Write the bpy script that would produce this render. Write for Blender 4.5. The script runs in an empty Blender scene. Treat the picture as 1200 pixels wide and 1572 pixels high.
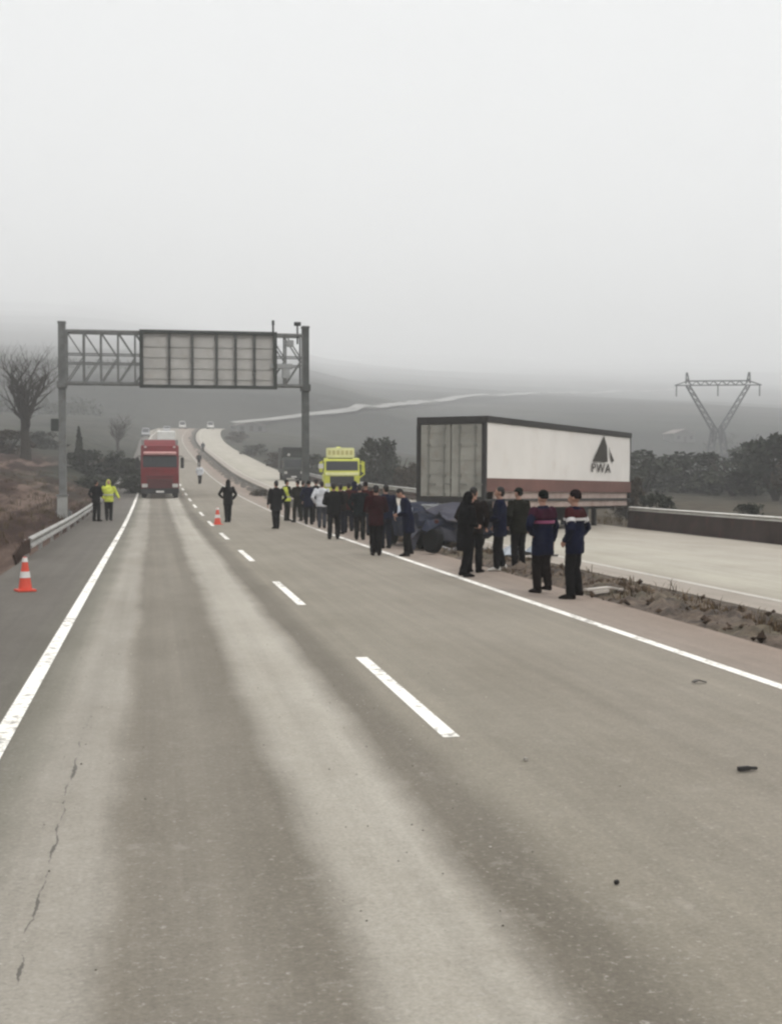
import bpy, bmesh, math, random
from mathutils import Vector, Matrix, Euler, noise
random.seed(7)
PI = math.pi
R = math.radians
C = bpy.context.scene.collection
SC = bpy.context.scene

# ------------------------------------------------------------------ camera facts
CAMH = 2.05
F = 2000.0                     # focal length in photograph pixels (1572 high)
YAW = math.atan(363/2000)
PITCH = math.atan(58/2000)
cs, sn = math.cos(YAW), math.sin(YAW)
def at(u, D):
    """world X, Y of something seen in column u at depth D metres"""
    cx = (u-600)/F*D
    return cx*cs + D*sn, -cx*sn + D*cs
def depth(v):
    return F*CAMH/(v-728)

# ------------------------------------------------------------------ profiles
def interp(pts, x):
    if x <= pts[0][0]: return pts[0][1]
    for (a, b), (c, d) in zip(pts, pts[1:]):
        if x <= c:
            return b + (d-b)*(x-a)/(c-a)
    return pts[-1][1]
_ZP = [(-100,0),(45,0),(60,.07),(87,.42),(100,.7),(120,1.2),(144,1.95),(170,3.05),(196,4.3),(230,6.0),(258,7.5),(307,10.9),(350,13.9),(370,14.8),(390,14.9),(420,14.0),(9000,14.0)]
def _tan(i):
    if i == 0 or i == len(_ZP)-1: return 0.0
    h0 = _ZP[i][0]-_ZP[i-1][0]; h1 = _ZP[i+1][0]-_ZP[i][0]
    d0 = (_ZP[i][1]-_ZP[i-1][1])/h0; d1 = (_ZP[i+1][1]-_ZP[i][1])/h1
    if d0*d1 <= 0: return 0.0
    return 2*d0*d1/(d0+d1)
def zr(y):
    if y <= -100: return 0.0
    for i in range(len(_ZP)-1):
        a, za = _ZP[i]; b, zb = _ZP[i+1]
        if y <= b:
            h = b-a; t = (y-a)/h
            return ((2*t**3-3*t*t+1)*za + (t**3-2*t*t+t)*h*_tan(i) + (-2*t**3+3*t*t)*zb + (t**3-t*t)*h*_tan(i+1))
    return 14.0
def xo(y):                      # the road bends to the right at the crest
    if y < 270: return 0.0
    t = (min(y, 370)-270)/100
    return 5*t*t + (max(0, y-370)*0.1)
def xr(y):                      # right edge of the other carriageway
    t = min(1, max(0, (y-52)/70)); t = t*t*(3-2*t)
    return 17.7 - 3.0*t
def sm(a, b, x):
    t = min(1, max(0, (x-a)/(b-a))); return t*t*(3-2*t)
BANK = [(0,-.14),(.5,-.1),(1.2,.3),(3,.75),(4.2,1.15),(6.5,1.6),(7.4,2.05),(10,2.5),(18,3.3),(60,4.8),(200,9),(4000,40)]
HILL = [(385,0),(406,5),(450,17),(600,34),(870,62),(1300,108),(2000,198),(3000,332),(3750,436),(5200,645)]
def n2(x, y, s, z=0.0):
    return noise.noise(Vector((x/s, y/s, z)))
def H(x, y):
    xs = x - xo(y); z0 = zr(y); e = xr(y)
    if xs < -3.1:
        t = -3.1-xs
        b = interp(BANK, t)
        w = sm(1, 4, t)
        b += w*(.22*n2(x, y*.25, 1.7) + .35*n2(x, y*.5, 7, 3) + .08*n2(x, y, .8, 5))
        z = z0*(1-.25*sm(20, 200, t)) + b
    elif xs > e+.3:
        t = xs-e-.3
        z = z0*(1-.78*sm(6, 90, t)) - .14 - .5*sm(1.5, 9, t) + sm(1, 5, t)*(.15*n2(x, y, 3)+.4*n2(x, y, 15, 2))
        if y > 300: z += 0
    else:
        z = z0-.14
    if y > 380:
        k = interp(HILL, y)
        z += k*(1-.26*sm(-250,650,x))*(1 + .05*n2(x, y, 420, 1)*sm(450, 900, y)) + 2*n2(x, y, 130, 4)*sm(420, 560, y) + 0.8*n2(x, y, 40, 7)*sm(400, 500, y)
    return z

# ------------------------------------------------------------------ mesh builder
class MB:
    def __init__(s): s.v = []; s.f = []; s.mi = []
    def add(s, vs, fs, m=0):
        o = len(s.v); s.v += [tuple(p) for p in vs]
        s.f += [tuple(i+o for i in f) for f in fs]; s.mi += [m]*len(fs); return s
    def box(s, c, d, rot=None, m=0):
        x, y, z = d[0]/2, d[1]/2, d[2]/2
        vs = [Vector(p) for p in ((-x,-y,-z),(x,-y,-z),(x,y,-z),(-x,y,-z),(-x,-y,z),(x,-y,z),(x,y,z),(-x,y,z))]
        if rot is not None:
            M = Euler(rot).to_matrix(); vs = [M@p for p in vs]
        c = Vector(c); vs = [p+c for p in vs]
        return s.add(vs, [(3,2,1,0),(4,5,6,7),(0,1,5,4),(1,2,6,5),(2,3,7,6),(3,0,4,7)], m)
    def bar(s, a, b, w, h=None, m=0):
        a, b = Vector(a), Vector(b); d = b-a; L = d.length
        if L < 1e-6: return s
        h = h or w
        q = d.to_track_quat('Y', 'Z').to_matrix()
        vs = []
        for yy in (0, L):
            for (xx, zz) in ((-w/2,-h/2),(w/2,-h/2),(w/2,h/2),(-w/2,h/2)):
                vs.append(a + q@Vector((xx, yy, zz)))
        return s.add(vs, [(0,1,2,3),(7,6,5,4),(0,4,5,1),(1,5,6,2),(2,6,7,3),(3,7,4,0)], m)
    def rings(s, rs, m=0, cap=True):
        n = len(rs[0]); vs = [p for r in rs for p in r]; fs = []
        for i in range(len(rs)-1):
            for j in range(n):
                k = (j+1) % n
                fs.append((i*n+j, i*n+k, (i+1)*n+k, (i+1)*n+j))
        if cap:
            fs.append(tuple(reversed(range(n)))); fs.append(tuple((len(rs)-1)*n+j for j in range(n)))
        return s.add(vs, fs, m)
    def tube(s, pts, rad, seg=10, m=0, rounded=False):
        pts = [Vector(p) for p in pts]
        if not hasattr(rad, '__len__'): rad = [rad]*len(pts)
        rad = list(rad)
        if rounded:
            d0 = (pts[0]-pts[1]).normalized(); d1 = (pts[-1]-pts[-2]).normalized()
            a, b = rad[0], rad[-1]
            pre = [pts[0]+d0*a*math.sin(t) for t in (1.45, 1.0, .5)]; prr = [a*math.cos(t) for t in (1.45, 1.0, .5)]
            post = [pts[-1]+d1*b*math.sin(t) for t in (.5, 1.0, 1.45)]; por = [b*math.cos(t) for t in (.5, 1.0, 1.45)]
            pts = pre+pts+post; rad = prr+rad+por
        rs = []; up = None
        for i, p in enumerate(pts):
            d = (pts[min(i+1, len(pts)-1)]-pts[max(i-1, 0)]).normalized()
            if up is None:
                up = Vector((0,0,1)) if abs(d.z) < .9 else Vector((1,0,0))
            x = d.cross(up).normalized(); z = x.cross(d).normalized(); up = z
            rs.append([p + (x*math.cos(2*PI*k/seg)+z*math.sin(2*PI*k/seg))*rad[i] for k in range(seg)])
        return s.rings(rs, m)
    def ell(s, c, r, seg=14, n=9, M=None, m=0):
        c = Vector(c); rs = []
        for i in range(n):
            t = -PI/2+.12 + (PI-.24)*i/(n-1)
            rg = []
            for k in range(seg):
                p = Vector((r[0]*math.cos(t)*math.cos(2*PI*k/seg), r[1]*math.cos(t)*math.sin(2*PI*k/seg), r[2]*math.sin(t)))
                if M is not None: p = M@p
                rg.append(p+c)
            rs.append(rg)
        return s.rings(rs, m)
    def sections(s, secs, seg=18, m=0):
        """secs: (z, cx, cy, rx, ry)"""
        return s.rings([[Vector((cx+rx*math.cos(2*PI*k/seg), cy+ry*math.sin(2*PI*k/seg), z)) for k in range(seg)] for z, cx, cy, rx, ry in secs], m)
    def prism(s, poly, axis, a, b, m=0):
        """extrude a 2-D polygon along an axis from a to b (x: poly is y,z; y: poly is x,z; z: poly is x,y)"""
        def P(q, t):
            return {'x': (t, q[0], q[1]), 'y': (q[0], t, q[1]), 'z': (q[0], q[1], t)}[axis]
        n = len(poly)
        return s.add([P(q, a) for q in poly]+[P(q, b) for q in poly],
                     [tuple(range(n)), tuple(reversed(range(n, 2*n)))] + [((i+1) % n, i, n+i, n+(i+1) % n) for i in range(n)], m)
    def wheel(s, c, r, w, seg=28, m=0):
        """a tyre shaped ring round the x axis"""
        c = Vector(c); prof = [(-w*.5, r*.62), (-w*.5, r*.9), (-w*.38, r), (w*.38, r), (w*.5, r*.9), (w*.5, r*.62)]
        rs = []
        for x, q in prof:
            rs.append([c+Vector((x, q*math.cos(2*PI*k/seg), q*math.sin(2*PI*k/seg))) for k in range(seg)])
        return s.rings(rs, m)
    def bend(s, fn):
        s.v = [tuple(fn(Vector(p))) for p in s.v]; return s
    def mesh(s, name, bevel=0, smooth=True, ang=35):
        me = bpy.data.meshes.new(name); me.from_pydata(s.v, [], s.f)
        bm = bmesh.new(); bm.from_mesh(me)
        for f, k in zip(bm.faces, s.mi): f.material_index = k
        bmesh.ops.recalc_face_normals(bm, faces=bm.faces)
        if bevel:
            ed = [e for e in bm.edges if len(e.link_faces) == 2 and e.calc_face_angle(0) > R(25)]
            bmesh.ops.bevel(bm, geom=ed, offset=bevel, segments=2, affect='EDGES', clamp_overlap=True)
        bm.to_mesh(me); bm.free()
        if smooth:
            me.polygons.foreach_set('use_smooth', [True]*len(me.polygons))
            me.set_sharp_from_angle(angle=R(ang))
        return me
def link(name, me, mats, parent=None):
    o = bpy.data.objects.new(name, me); C.objects.link(o)
    for m in (mats if isinstance(mats, (list, tuple)) else [mats]): me.materials.append(m)
    if parent: o.parent = parent
    return o
def part(name, mb, mat, parent=None, bevel=0, smooth=True, label=None, ang=35):
    o = link(name, mb.mesh(name, bevel, smooth, ang), mat, parent)
    if label: o['label'] = label
    return o
def tag(o, label, cat, group=None):
    o['label'] = label; o['category'] = cat
    if group: o['group'] = group
    return o
def structure(name, mb_or_me, mat, smooth=True, ang=60):
    me = mb_or_me.mesh(name, 0, smooth, ang) if isinstance(mb_or_me, MB) else mb_or_me
    o = link(name, me, mat); o['kind'] = 'structure'; return o
def thing(name, label, cat, loc=(0,0,0), rz=0, group=None):
    o = bpy.data.objects.new(name, None); C.objects.link(o); o.empty_display_size = .2
    o.location = loc; o.rotation_euler = (0,0,rz)
    return tag(o, label, cat, group)
def dup(root, loc, rz=0, label=None, scale=None):
    r = root.copy(); C.objects.link(r); r.location = loc; r.rotation_euler = (0,0,rz)
    if label: r['label'] = label
    if scale: r.scale = scale if hasattr(scale, '__len__') else (scale,)*3
    for ch in list(root.children):
        c = ch.copy(); C.objects.link(c); c.parent = r
        for g in list(ch.children):
            d = g.copy(); C.objects.link(d); d.parent = c
    return r
FUSED = []; hash_off = [0.0]
def fuse(name, mb, mat, parent, voxel=.016, smooth=4):
    """the overlapping shapes become one continuous skin"""
    o = link(name, mb.mesh(name, 0, False), mat, parent)
    m = o.modifiers.new('r', 'REMESH'); m.mode = 'VOXEL'; m.voxel_size = voxel; m.use_smooth_shade = True
    k = o.modifiers.new('s', 'SMOOTH'); k.iterations = smooth; k.factor = .5
    FUSED.append(o); return o
def finish_fused():
    bpy.context.view_layer.update()
    dg = bpy.context.evaluated_depsgraph_get()
    new = [bpy.data.meshes.new_from_object(o.evaluated_get(dg)) for o in FUSED]
    for o, me in zip(FUSED, new):
        o.modifiers.clear(); mats = list(o.data.materials); o.data = me
        if not me.materials:
            for m in mats: me.materials.append(m)
        if o.name.startswith(('jacket', 'trousers', 'hood')):
            off = hash_off[0] = hash_off[0]+3.7
            amp = .011 if o.name.startswith('jacket') else .009
            nv = len(me.vertices); co = [0.0]*nv*3; no = [0.0]*nv*3
            me.vertices.foreach_get('co', co); me.vertices.foreach_get('normal', no)
            for i in range(0, nv*3, 3):
                x, y, z = co[i:i+3]; k = amp*(noise.noise(Vector((x*9+off, y*9, z*15)))+.5*noise.noise(Vector((x*22, y*22+off, z*30))))
                co[i] += no[i]*k; co[i+1] += no[i+1]*k; co[i+2] += no[i+2]*k
            me.vertices.foreach_set('co', co); me.update()
        me.polygons.foreach_set('use_smooth', [True]*len(me.polygons))

# ------------------------------------------------------------------ materials
class NT:
    def __init__(s, name):
        s.m = bpy.data.materials.new(name); s.m.use_nodes = True; s.t = s.m.node_tree
        s.b = s.t.nodes['Principled BSDF']; s.out = s.t.nodes['Material Output']
    def n(s, t, **k):
        o = s.t.nodes.new(t)
        for a, b in k.items():
            if a.startswith('i_'): o.inputs[int(a[2:])].default_value = b
            else: setattr(o, a, b)
        return o
    def l(s, a, b): s.t.links.new(a, b)
    def coords(s, scale=(1,1,1)):
        tc = s.n('ShaderNodeTexCoord'); mp = s.n('ShaderNodeMapping'); mp.inputs['Scale'].default_value = scale
        s.l(tc.outputs['Object'], mp.inputs['Vector']); return mp.outputs['Vector']
    def noise(s, vec, scale, detail=4, rough=.55):
        o = s.n('ShaderNodeTexNoise'); o.inputs['Scale'].default_value = scale; o.inputs['Detail'].default_value = detail; o.inputs['Roughness'].default_value = rough
        s.l(vec, o.inputs['Vector']); return o.outputs['Fac']
    def rng(s, v, a, b, c=0, d=1):
        o = s.n('ShaderNodeMapRange'); s.l(v, o.inputs[0])
        for i, k in enumerate((a, b, c, d)): o.inputs[i+1].default_value = k
        return o.outputs[0]
    def mix(s, f, a, b, mode='MIX'):
        o = s.n('ShaderNodeMix', data_type='RGBA', blend_type=mode)
        for sock, v in ((o.inputs[0], f), (o.inputs[6], a), (o.inputs[7], b)):
            if hasattr(v, 'is_output'): s.l(v, sock)
            elif hasattr(v, '__len__'): sock.default_value = (*v, 1)
            else: sock.default_value = v
        return o.outputs[2]
    def math(s, op, a, b):
        o = s.n('ShaderNodeMath', operation=op)
        for i, v in enumerate((a, b)):
            if hasattr(v, 'is_output'): s.l(v, o.inputs[i])
            else: o.inputs[i].default_value = v
        return o.outputs[0]
    def bump(s, v, strength, dist):
        o = s.n('ShaderNodeBump'); o.inputs['Strength'].default_value = strength; o.inputs['Distance'].default_value = dist
        s.l(v, o.inputs['Height']); s.l(o.outputs[0], s.b.inputs['Normal'])
    def col(s, v):
        if hasattr(v, 'is_output'): s.l(v, s.b.inputs['Base Color'])
        else: s.b.inputs['Base Color'].default_value = (*v, 1)
    def ramp(s, v, pts):
        o = s.n('ShaderNodeValToRGB'); e = o.color_ramp.elements
        while len(e) < len(pts): e.new(.5)
        for k, (p, c) in zip(e, pts):
            k.position = p; k.color = (*c, 1)
        s.l(v, o.inputs[0]); return o.outputs[0]
_PM = {}
def pm(name, c, rough=.7, var=.25, scale=3.0, metal=0.0, bump=0.0, coat=0.0, bscale=40, dirt=None):
    """a paint, cloth, steel ... with uneven tone and dirt"""
    if name in _PM: return _PM[name]
    c = tuple(k*.8 for k in c)
    t = NT(name); v = t.coords()
    f = t.noise(v, scale, 5)
    a = tuple(max(0, k*(1-var)) for k in c); b = tuple(min(1, k*(1+var)) for k in c)
    base = t.mix(t.rng(f, .3, .7), a, b)
    if dirt:
        g = t.noise(v, scale*2.3, 7, .7)
        base = t.mix(t.rng(g, .52, .72, 0, dirt[1]), base, dirt[0])
    t.col(base); t.b.inputs['Roughness'].default_value = rough; t.b.inputs['Specular IOR Level'].default_value = .06 if rough > .8 else .35; t.b.inputs['Metallic'].default_value = metal
    t.b.inputs['Coat Weight'].default_value = coat
    if bump: t.bump(t.noise(v, bscale, 4), .5, bump)
    _PM[name] = t.m; return t.m

def asphalt(name, ramp, x0, x1, grain=.22, crack=False, axis_noise=.16):
    t = NT(name); v = t.coords()
    sx = t.n('ShaderNodeSeparateXYZ'); t.l(v, sx.inputs[0])
    lng = t.noise(t.coords((.9, .06, 1)), 1.0, 4)
    wide = t.noise(t.coords((.8, .35, 1)), 1.3, 5, .6)
    x = t.math('ADD', sx.outputs[0], t.rng(wide, .25, .75, -axis_noise*.45, axis_noise*.45))
    x = t.math('ADD', x, t.rng(lng, .3, .7, -axis_noise*.3, axis_noise*.3))
    u = t.rng(x, x0, x1)
    c = t.ramp(u, [((p-x0)/(x1-x0), k) for p, k in ramp])
    blot = t.noise(t.coords((.6, .25, 1)), 1.1, 6, .62)
    c = t.mix(1.0, c, t.ramp(blot, [(.3, (.84,.83,.81)), (.55, (1,1,1)), (.75, (1.1,1.1,1.09))]), 'MULTIPLY')
    strk = t.noise(t.coords((5, .05, 1)), 1.0, 4, .6)
    c = t.mix(1.0, c, t.ramp(strk, [(.3, (.9,.9,.9)), (.7, (1.08,1.08,1.08))]), 'MULTIPLY')
    grn = t.noise(v, 38, 6, .75)
    c = t.mix(1.0, c, t.ramp(grn, [(.3, (1-grain,)*3), (.7, (1+grain,)*3)]), 'MULTIPLY')
    g2 = t.noise(v, 7, 5, .7)
    c = t.mix(1.0, c, t.ramp(g2, [(.3, (.93,.93,.92)), (.7, (1.06,1.06,1.06))]), 'MULTIPLY')
    sp = t.noise(v, 22, 7, .8); nearf = t.rng(sx.outputs[1], 5, 16, 1, .15)
    c = t.mix(t.math('MULTIPLY', t.rng(sp, .565, .65, 0, .7), nearf), c, g(216,210,200))
    c = t.mix(t.math('MULTIPLY', t.rng(sp, .43, .33, 0, .5), nearf), c, (.09,.082,.072))
    sp2 = t.noise(t.coords((1,.7,1)), 3.1, 8, .78)
    c = t.mix(t.math('MULTIPLY', t.rng(sp2, .56, .68, 0, .35), nearf), c, g(208,201,190))
    c = t.mix(t.math('MULTIPLY', t.rng(sp2, .44, .32, 0, .30), nearf), c, g(120,112,101))
    if crack:
        wob = t.noise(t.coords((1, 1.3, 1)), 1.2, 5, .7)
        d = t.math('ABSOLUTE', t.math('ADD', t.math('ADD', sx.outputs[0], .56), t.rng(wob, 0, 1, -.06, .06)), 0)
        brk = t.noise(t.coords((.3, 1, 1)), 1.7, 5, .7)
        wdt = t.rng(brk, .45, .72, .0, .019)
        mk = t.math('LESS_THAN', d, wdt)
        near = t.rng(sx.outputs[1], 9.5, 11.5, 1, 0)
        c = t.mix(t.math('MULTIPLY', t.math('MULTIPLY', mk, near), .75), c, (.05,.045,.04))
    t.col(c); t.b.inputs['Roughness'].default_value = .88
    t.b.inputs['Specular IOR Level'].default_value = .3
    t.bump(t.noise(v, 60, 5, .8), .35, .006)
    return t.m

K = 1.0
def g(r, gg, b):                         # sRGB tone of a surface seen in flat light -> albedo
    def f(c):
        c /= 255; c = c/12.92 if c <= .04045 else ((c+.055)/1.055)**2.4
        return c*.53*K
    return (f(r), f(gg), f(b))
M_ROAD = asphalt('road_asphalt', [(-3.2, g(112,106,98)), (-1.6, g(120,114,106)), (-1.2, g(126,121,110)), (-.9, g(150,145,132)), (-.68, g(184,177,165)), (-.34, g(183,176,164)),
    (-.18, g(148,140,127)), (.3, g(154,146,133)), (.7, g(141,133,120)), (.92, g(195,188,175)), (1.44, g(204,197,184)), (1.68, g(136,128,115)), (1.90, g(139,131,118)), (2.12, g(164,156,141)),
    (4.2, g(166,157,143)), (5.8, g(164,155,141)), (6.1, g(172,158,146)), (7.2, g(168,150,136))], -3.2, 7.3, crack=True)
M_ROAD2 = asphalt('pale_road_surface', [(8.8, g(190,178,165)), (9.7, g(192,182,170)), (10.3, g(205,198,182)), (12, g(210,203,188)), (14.6, g(206,198,184)), (17.9, g(196,186,172))], 8.7, 18.2, grain=.08)
def paint_mat(name, wear):
    t = NT(name); v = t.coords()
    w = t.noise(v, 8, 8, .75); w2 = t.noise(t.coords((1,.3,1)), 2.0, 4)
    f = t.rng(t.math('ADD', w, t.rng(w2, .3, .7, -.07, .07)), wear, wear+.085)
    t.col(t.mix(f, (.76,.735,.68) if wear > .505 else (.44,.41,.365), (.27,.25,.22))); t.b.inputs['Roughness'].default_value = .75
    t.bump(t.noise(v, 60, 5, .8), .3, .004); return t.m
M_PAINT = paint_mat('road_paint', .515)
M_PAINT2 = paint_mat('worn_road_paint', .50)

def terrain_mat():
    t = NT('fields_and_scrub'); v = t.coords(); sx = t.n('ShaderNodeSeparateXYZ'); t.l(v, sx.inputs[0])
    X, Y = sx.outputs[0], sx.outputs[1]
    soil = t.mix(t.rng(t.noise(v, .35, 6, .65), .35, .65), (.020,.0095,.007), (.042,.023,.017))
    bands = t.noise(t.coords((.75, .05, .3)), 1.0, 5, .6)
    soil = t.mix(t.rng(bands, .50, .62, 0, .9), soil, (.135,.095,.076))
    soil = t.mix(t.rng(bands, .44, .34, 0, .8), soil, (.024,.015,.011))
    scrub = t.mix(t.rng(t.noise(v, .12, 7, .68), .38, .62), (.012,.014,.010), (.044,.042,.030))
    dead = t.mix(t.rng(t.noise(v, .8, 7, .7), .35, .65), (.030,.024,.017), (.10,.082,.060))
    left = t.rng(X, 2, 6, 1, 0)
    near = t.rng(t.math('ADD', Y, t.rng(t.noise(v, .06, 4), .3, .7, -22, 22)), 78, 100, 1, 0)
    near = t.math('MAXIMUM', near, t.math('MULTIPLY', t.rng(X, -8, -10, 0, 1), t.rng(Y, 128, 150, 1, 0)))
    rightnear = t.rng(Y, 60, 130, 1, 0)
    far = t.mix(t.rng(Y, 330, 450), scrub, t.mix(t.rng(t.noise(v, .02, 8, .7), .35, .65), (.009,.011,.009), (.028,.028,.023)))
    fld = t.rng(t.noise(t.coords((1, .4, 1)), .012, 3), .55, .6)
    far = t.mix(t.math('MULTIPLY', fld, t.rng(Y, 380, 480, 0, .15)), far, (.11,.10,.075))
    c = t.mix(t.math('MULTIPLY', left, near), far, soil)
    c = t.mix(t.math('MULTIPLY', t.rng(X, 2, 6, 0, 1), rightnear), c, dead)
    t.col(c); t.b.inputs['Roughness'].default_value = .95; t.b.inputs['Specular IOR Level'].default_value = .1
    t.bump(t.noise(v, 2.2, 8, .75), .7, .12); return t.m
M_TERR = terrain_mat()
def dirt_mat():
    t = NT('median_dirt'); v = t.coords()
    f = t.noise(v, 2.6, 8, .7); c = t.mix(t.rng(f, .40, .66), (.028,.019,.013), (.155,.115,.085))
    e = t.noise(t.coords((1,.3,1)), 1.2, 5, .6); c = t.mix(t.rng(e, .52, .70, 0, .8), c, (.10,.085,.05))
    sx = t.n('ShaderNodeSeparateXYZ'); t.l(v, sx.inputs[0]); c = t.mix(t.rng(sx.outputs[1], 52, 70, 0, .9), c, t.mix(t.rng(f, .35, .65), (.022,.019,.013), (.07,.058,.042)))
    t.col(c); t.b.inputs['Roughness'].default_value = .95; t.bump(t.noise(v, 9, 7, .75), .8, .05); return t.m
M_DIRT = dirt_mat()

M_STEEL = pm('galvanised_steel', (.20,.205,.20), .55, .2, 2, .35, dirt=((.10,.075,.055), .6))
M_STEEL_DARK = pm('dark_painted_steel', (.045,.050,.046), .6, .25, 2)
M_SHEET = pm('aluminium_sheet', (.47,.455,.43), .6, .12, 1.2, .2, dirt=((.3,.27,.22), .4))
M_RAIL = pm('guardrail_steel', (.40,.39,.37), .55, .2, 1.5, .3, dirt=((.16,.11,.08), .7))
M_RUST = pm('rusty_rail', (.075,.052,.043), .85, .35, 2, dirt=((.14,.07,.05), .6))
M_RUBBER = pm('rubber', (.012,.012,.012), .85, .2)
M_GLASS = pm('vehicle_glass', (.012,.014,.017), .12, .2)
M_RED = pm('red_truck_paint', (.16,.004,.008), .65, .18, 1.5, coat=0, dirt=((.06,.015,.014), .5))
M_RED_DARK = pm('dark_red_plastic', (.075,.012,.014), .6, .2)
M_BLACKPL = pm('black_plastic', (.014,.014,.015), .6, .2)
M_PINK = pm('pale_visor', (.60,.33,.31), .35, .1)
M_LAMP = pm('lamp_glass', (.55,.53,.5), .15, .1)
M_REDLAMP = pm('red_lamp', (.25,.015,.012), .3, .1)
M_WHITEV = pm('white_vehicle_paint', (.66,.65,.62), .45, .06, 1.5, dirt=((.4,.36,.3), .4))
M_SILVER = pm('silver_vehicle_paint', (.38,.38,.39), .35, .1, 1.5, .4)
M_YEL = pm('lime_yellow_paint', (.56,.58,.06), .45, .12, 1.5, dirt=((.28,.28,.05), .5))
M_YELB = pm('pale_yellow_panel', (.80,.79,.40), .5, .1, 1.5)
M_GREENV = pm('dark_green_vehicle_paint', (.016,.022,.017), .5, .25, 1.5)
M_CHROME = pm('chrome', (.6,.6,.6), .25, .1, 2, .9)
M_SKIN = pm('skin', (.38,.21,.15), .6, .1, 6)
M_HAIR = pm('dark_hair', (.012,.009,.008), .75, .3, 30)
M_EYE = pm('eye_dark', (.02,.015,.012), .3, .1)
M_LIP = pm('lip', (.25,.10,.09), .6, .1)
M_BLACK = pm('black_cloth', (.004,.004,.0045), .95, .3, 9, bump=.004)
M_CONE = pm('orange_cone_plastic', (.70,.085,.05), .55, .12, 3, dirt=((.35,.08,.05), .4))
M_CONEW = pm('reflective_white', (.75,.73,.70), .5, .08, 4)
M_WOOD = pm('bark', (.045,.038,.032), .95, .3, 8, bump=.01)

# ------------------------------------------------------------------ ground and roads
def steps(spec):
    out = [spec[0][0]]
    for (a, s), (b, _) in zip(spec, spec[1:]):
        n = max(1, round((b-a)/s)); out += [a+(b-a)*(i+1)/n for i in range(n)]
    return out
def terrain():
    ys = steps([(-12,2),(0,.8),(60,1.0),(110,2),(180,4),(300,6),(380,4),(470,5),(700,9),(1300,22),(1500,70),(2600,200),(5200,0)])
    xs = steps([(-3600,300),(-1500,90),(-600,30),(-240,10),(-100,4),(-44,1),(-20,.5),(-8,.3),(-2.4,1.8),(17,.8),(30,1.5),(60,4),(150,7),(330,14),(420,25),(900,90),(2400,300),(4800,0)])
    vs = [(x, y, H(x, y)) for y in ys for x in xs]; n = len(xs)
    fs = [(j*n+i, j*n+i+1, (j+1)*n+i+1, (j+1)*n+i) for j in range(len(ys)-1) for i in range(n-1)]
    me = bpy.data.meshes.new('terrain'); me.from_pydata(vs, [], fs)
    me.polygons.foreach_set('use_smooth', [True]*len(me.polygons))
    return structure('terrain', me, M_TERR)
terrain()
YS = steps([(-12,3),(40,2),(130,3),(300,4),(420,0)])
def sheet(name, xa, xb, y0, y1, dz, mat, parent=None, cols=6, skirt=.2, ys=None):
    mb = MB(); yy = [y for y in (ys or YS) if y0 < y < y1]; yy = [y0]+yy+[y1]; rs = []
    for y in yy:
        a = xa(y) if callable(xa) else xa; b = xb(y) if callable(xb) else xb
        r = [(a+xo(y), y, zr(y)+dz-skirt)] + [(a+(b-a)*i/cols+xo(y), y, zr(y)+dz) for i in range(cols+1)] + [(b+xo(y), y, zr(y)+dz-skirt)] if skirt else [(a+(b-a)*i/cols+xo(y), y, zr(y)+dz) for i in range(cols+1)]
        rs.append(r)
    n = len(rs[0])
    mb.add([p for r in rs for p in r], [(j*n+i, j*n+i+1, (j+1)*n+i+1, (j+1)*n+i) for j in range(len(rs)-1) for i in range(n-1)])
    o = part(name, mb, mat, parent, smooth=True, ang=40)
    return o
road = sheet('main_road', -3.08, lambda y: 7.2+.85*sm(52, 75, y), -12, 420, 0, M_ROAD); road['kind'] = 'structure'
road2 = sheet('opposite_road', 8.95, lambda y: xr(y), -12, 420, .02, M_ROAD2); road2['kind'] = 'structure'
sheet('edge_line', -1.25, -1.10, -12, 400, .004, M_PAINT, road, cols=1, skirt=0)
sheet('edge_line', 5.86, 6.0, -12, 48, .004, M_PAINT, road, cols=1, skirt=0)
sheet('edge_line', 5.86, 5.98, 48, 400, .004, M_PAINT2, road, cols=1, skirt=0)
D1a, D1b = depth(1128)*cs, depth(1003)*cs
for k in range(-1, 30):
    y0 = 9.85 + k*10.45; y1 = y0+4.5
    # place the first dash where the photograph has it
    sheet('lane_dash', 2.20, 2.335, y0, y1, .004, M_PAINT, road, cols=1, skirt=0)
sheet('edge_line', 9.76, 9.90, -12, 400, .024, M_PAINT2, road2, cols=1, skirt=0)

# median: rough dirt with a ditch along the opposite road
def median():
    ys = steps([(-12,1),(4,.10),(46,.3),(90,1.2),(200,4),(330,6),(420,0)]); xs = [7.15,7.22,7.32,7.42,7.52,7.62,7.72,7.82,7.92,8.02,8.12,8.22,8.32,8.42,8.5,8.58,8.66,8.74,8.82,8.9,8.97]
    vs = []
    for y in ys:
        for i, x in enumerate(xs):
            t = (x-7.15)/(8.97-7.15)
            w = min(1, min(i, len(xs)-1-i)/3)
            z = -.03 + w*(.03 + .14*n2(x, y*.6, .55) + .13*n2(x, y, .22, 4) + .06*n2(x, y, .1, 8)) - .20*math.exp(-((x-8.62)/.13)**2) + .05*math.exp(-((x-7.8)/.3)**2)
            vs.append((x+xo(y), y, zr(y)+z))
    n = len(xs)
    me = bpy.data.meshes.new('median'); me.from_pydata(vs, [], [(j*n+i, j*n+i+1, (j+1)*n+i+1, (j+1)*n+i) for j in range(len(ys)-1) for i in range(n-1)])
    me.polygons.foreach_set('use_smooth', [True]*len(me.polygons))
    return structure('median_strip', me, M_DIRT)
median()
def stuff(name, mb, mat, label):
    o = part(name, mb, mat, None, smooth=False); o['kind'] = 'stuff'; o['label'] = label; return o
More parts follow.
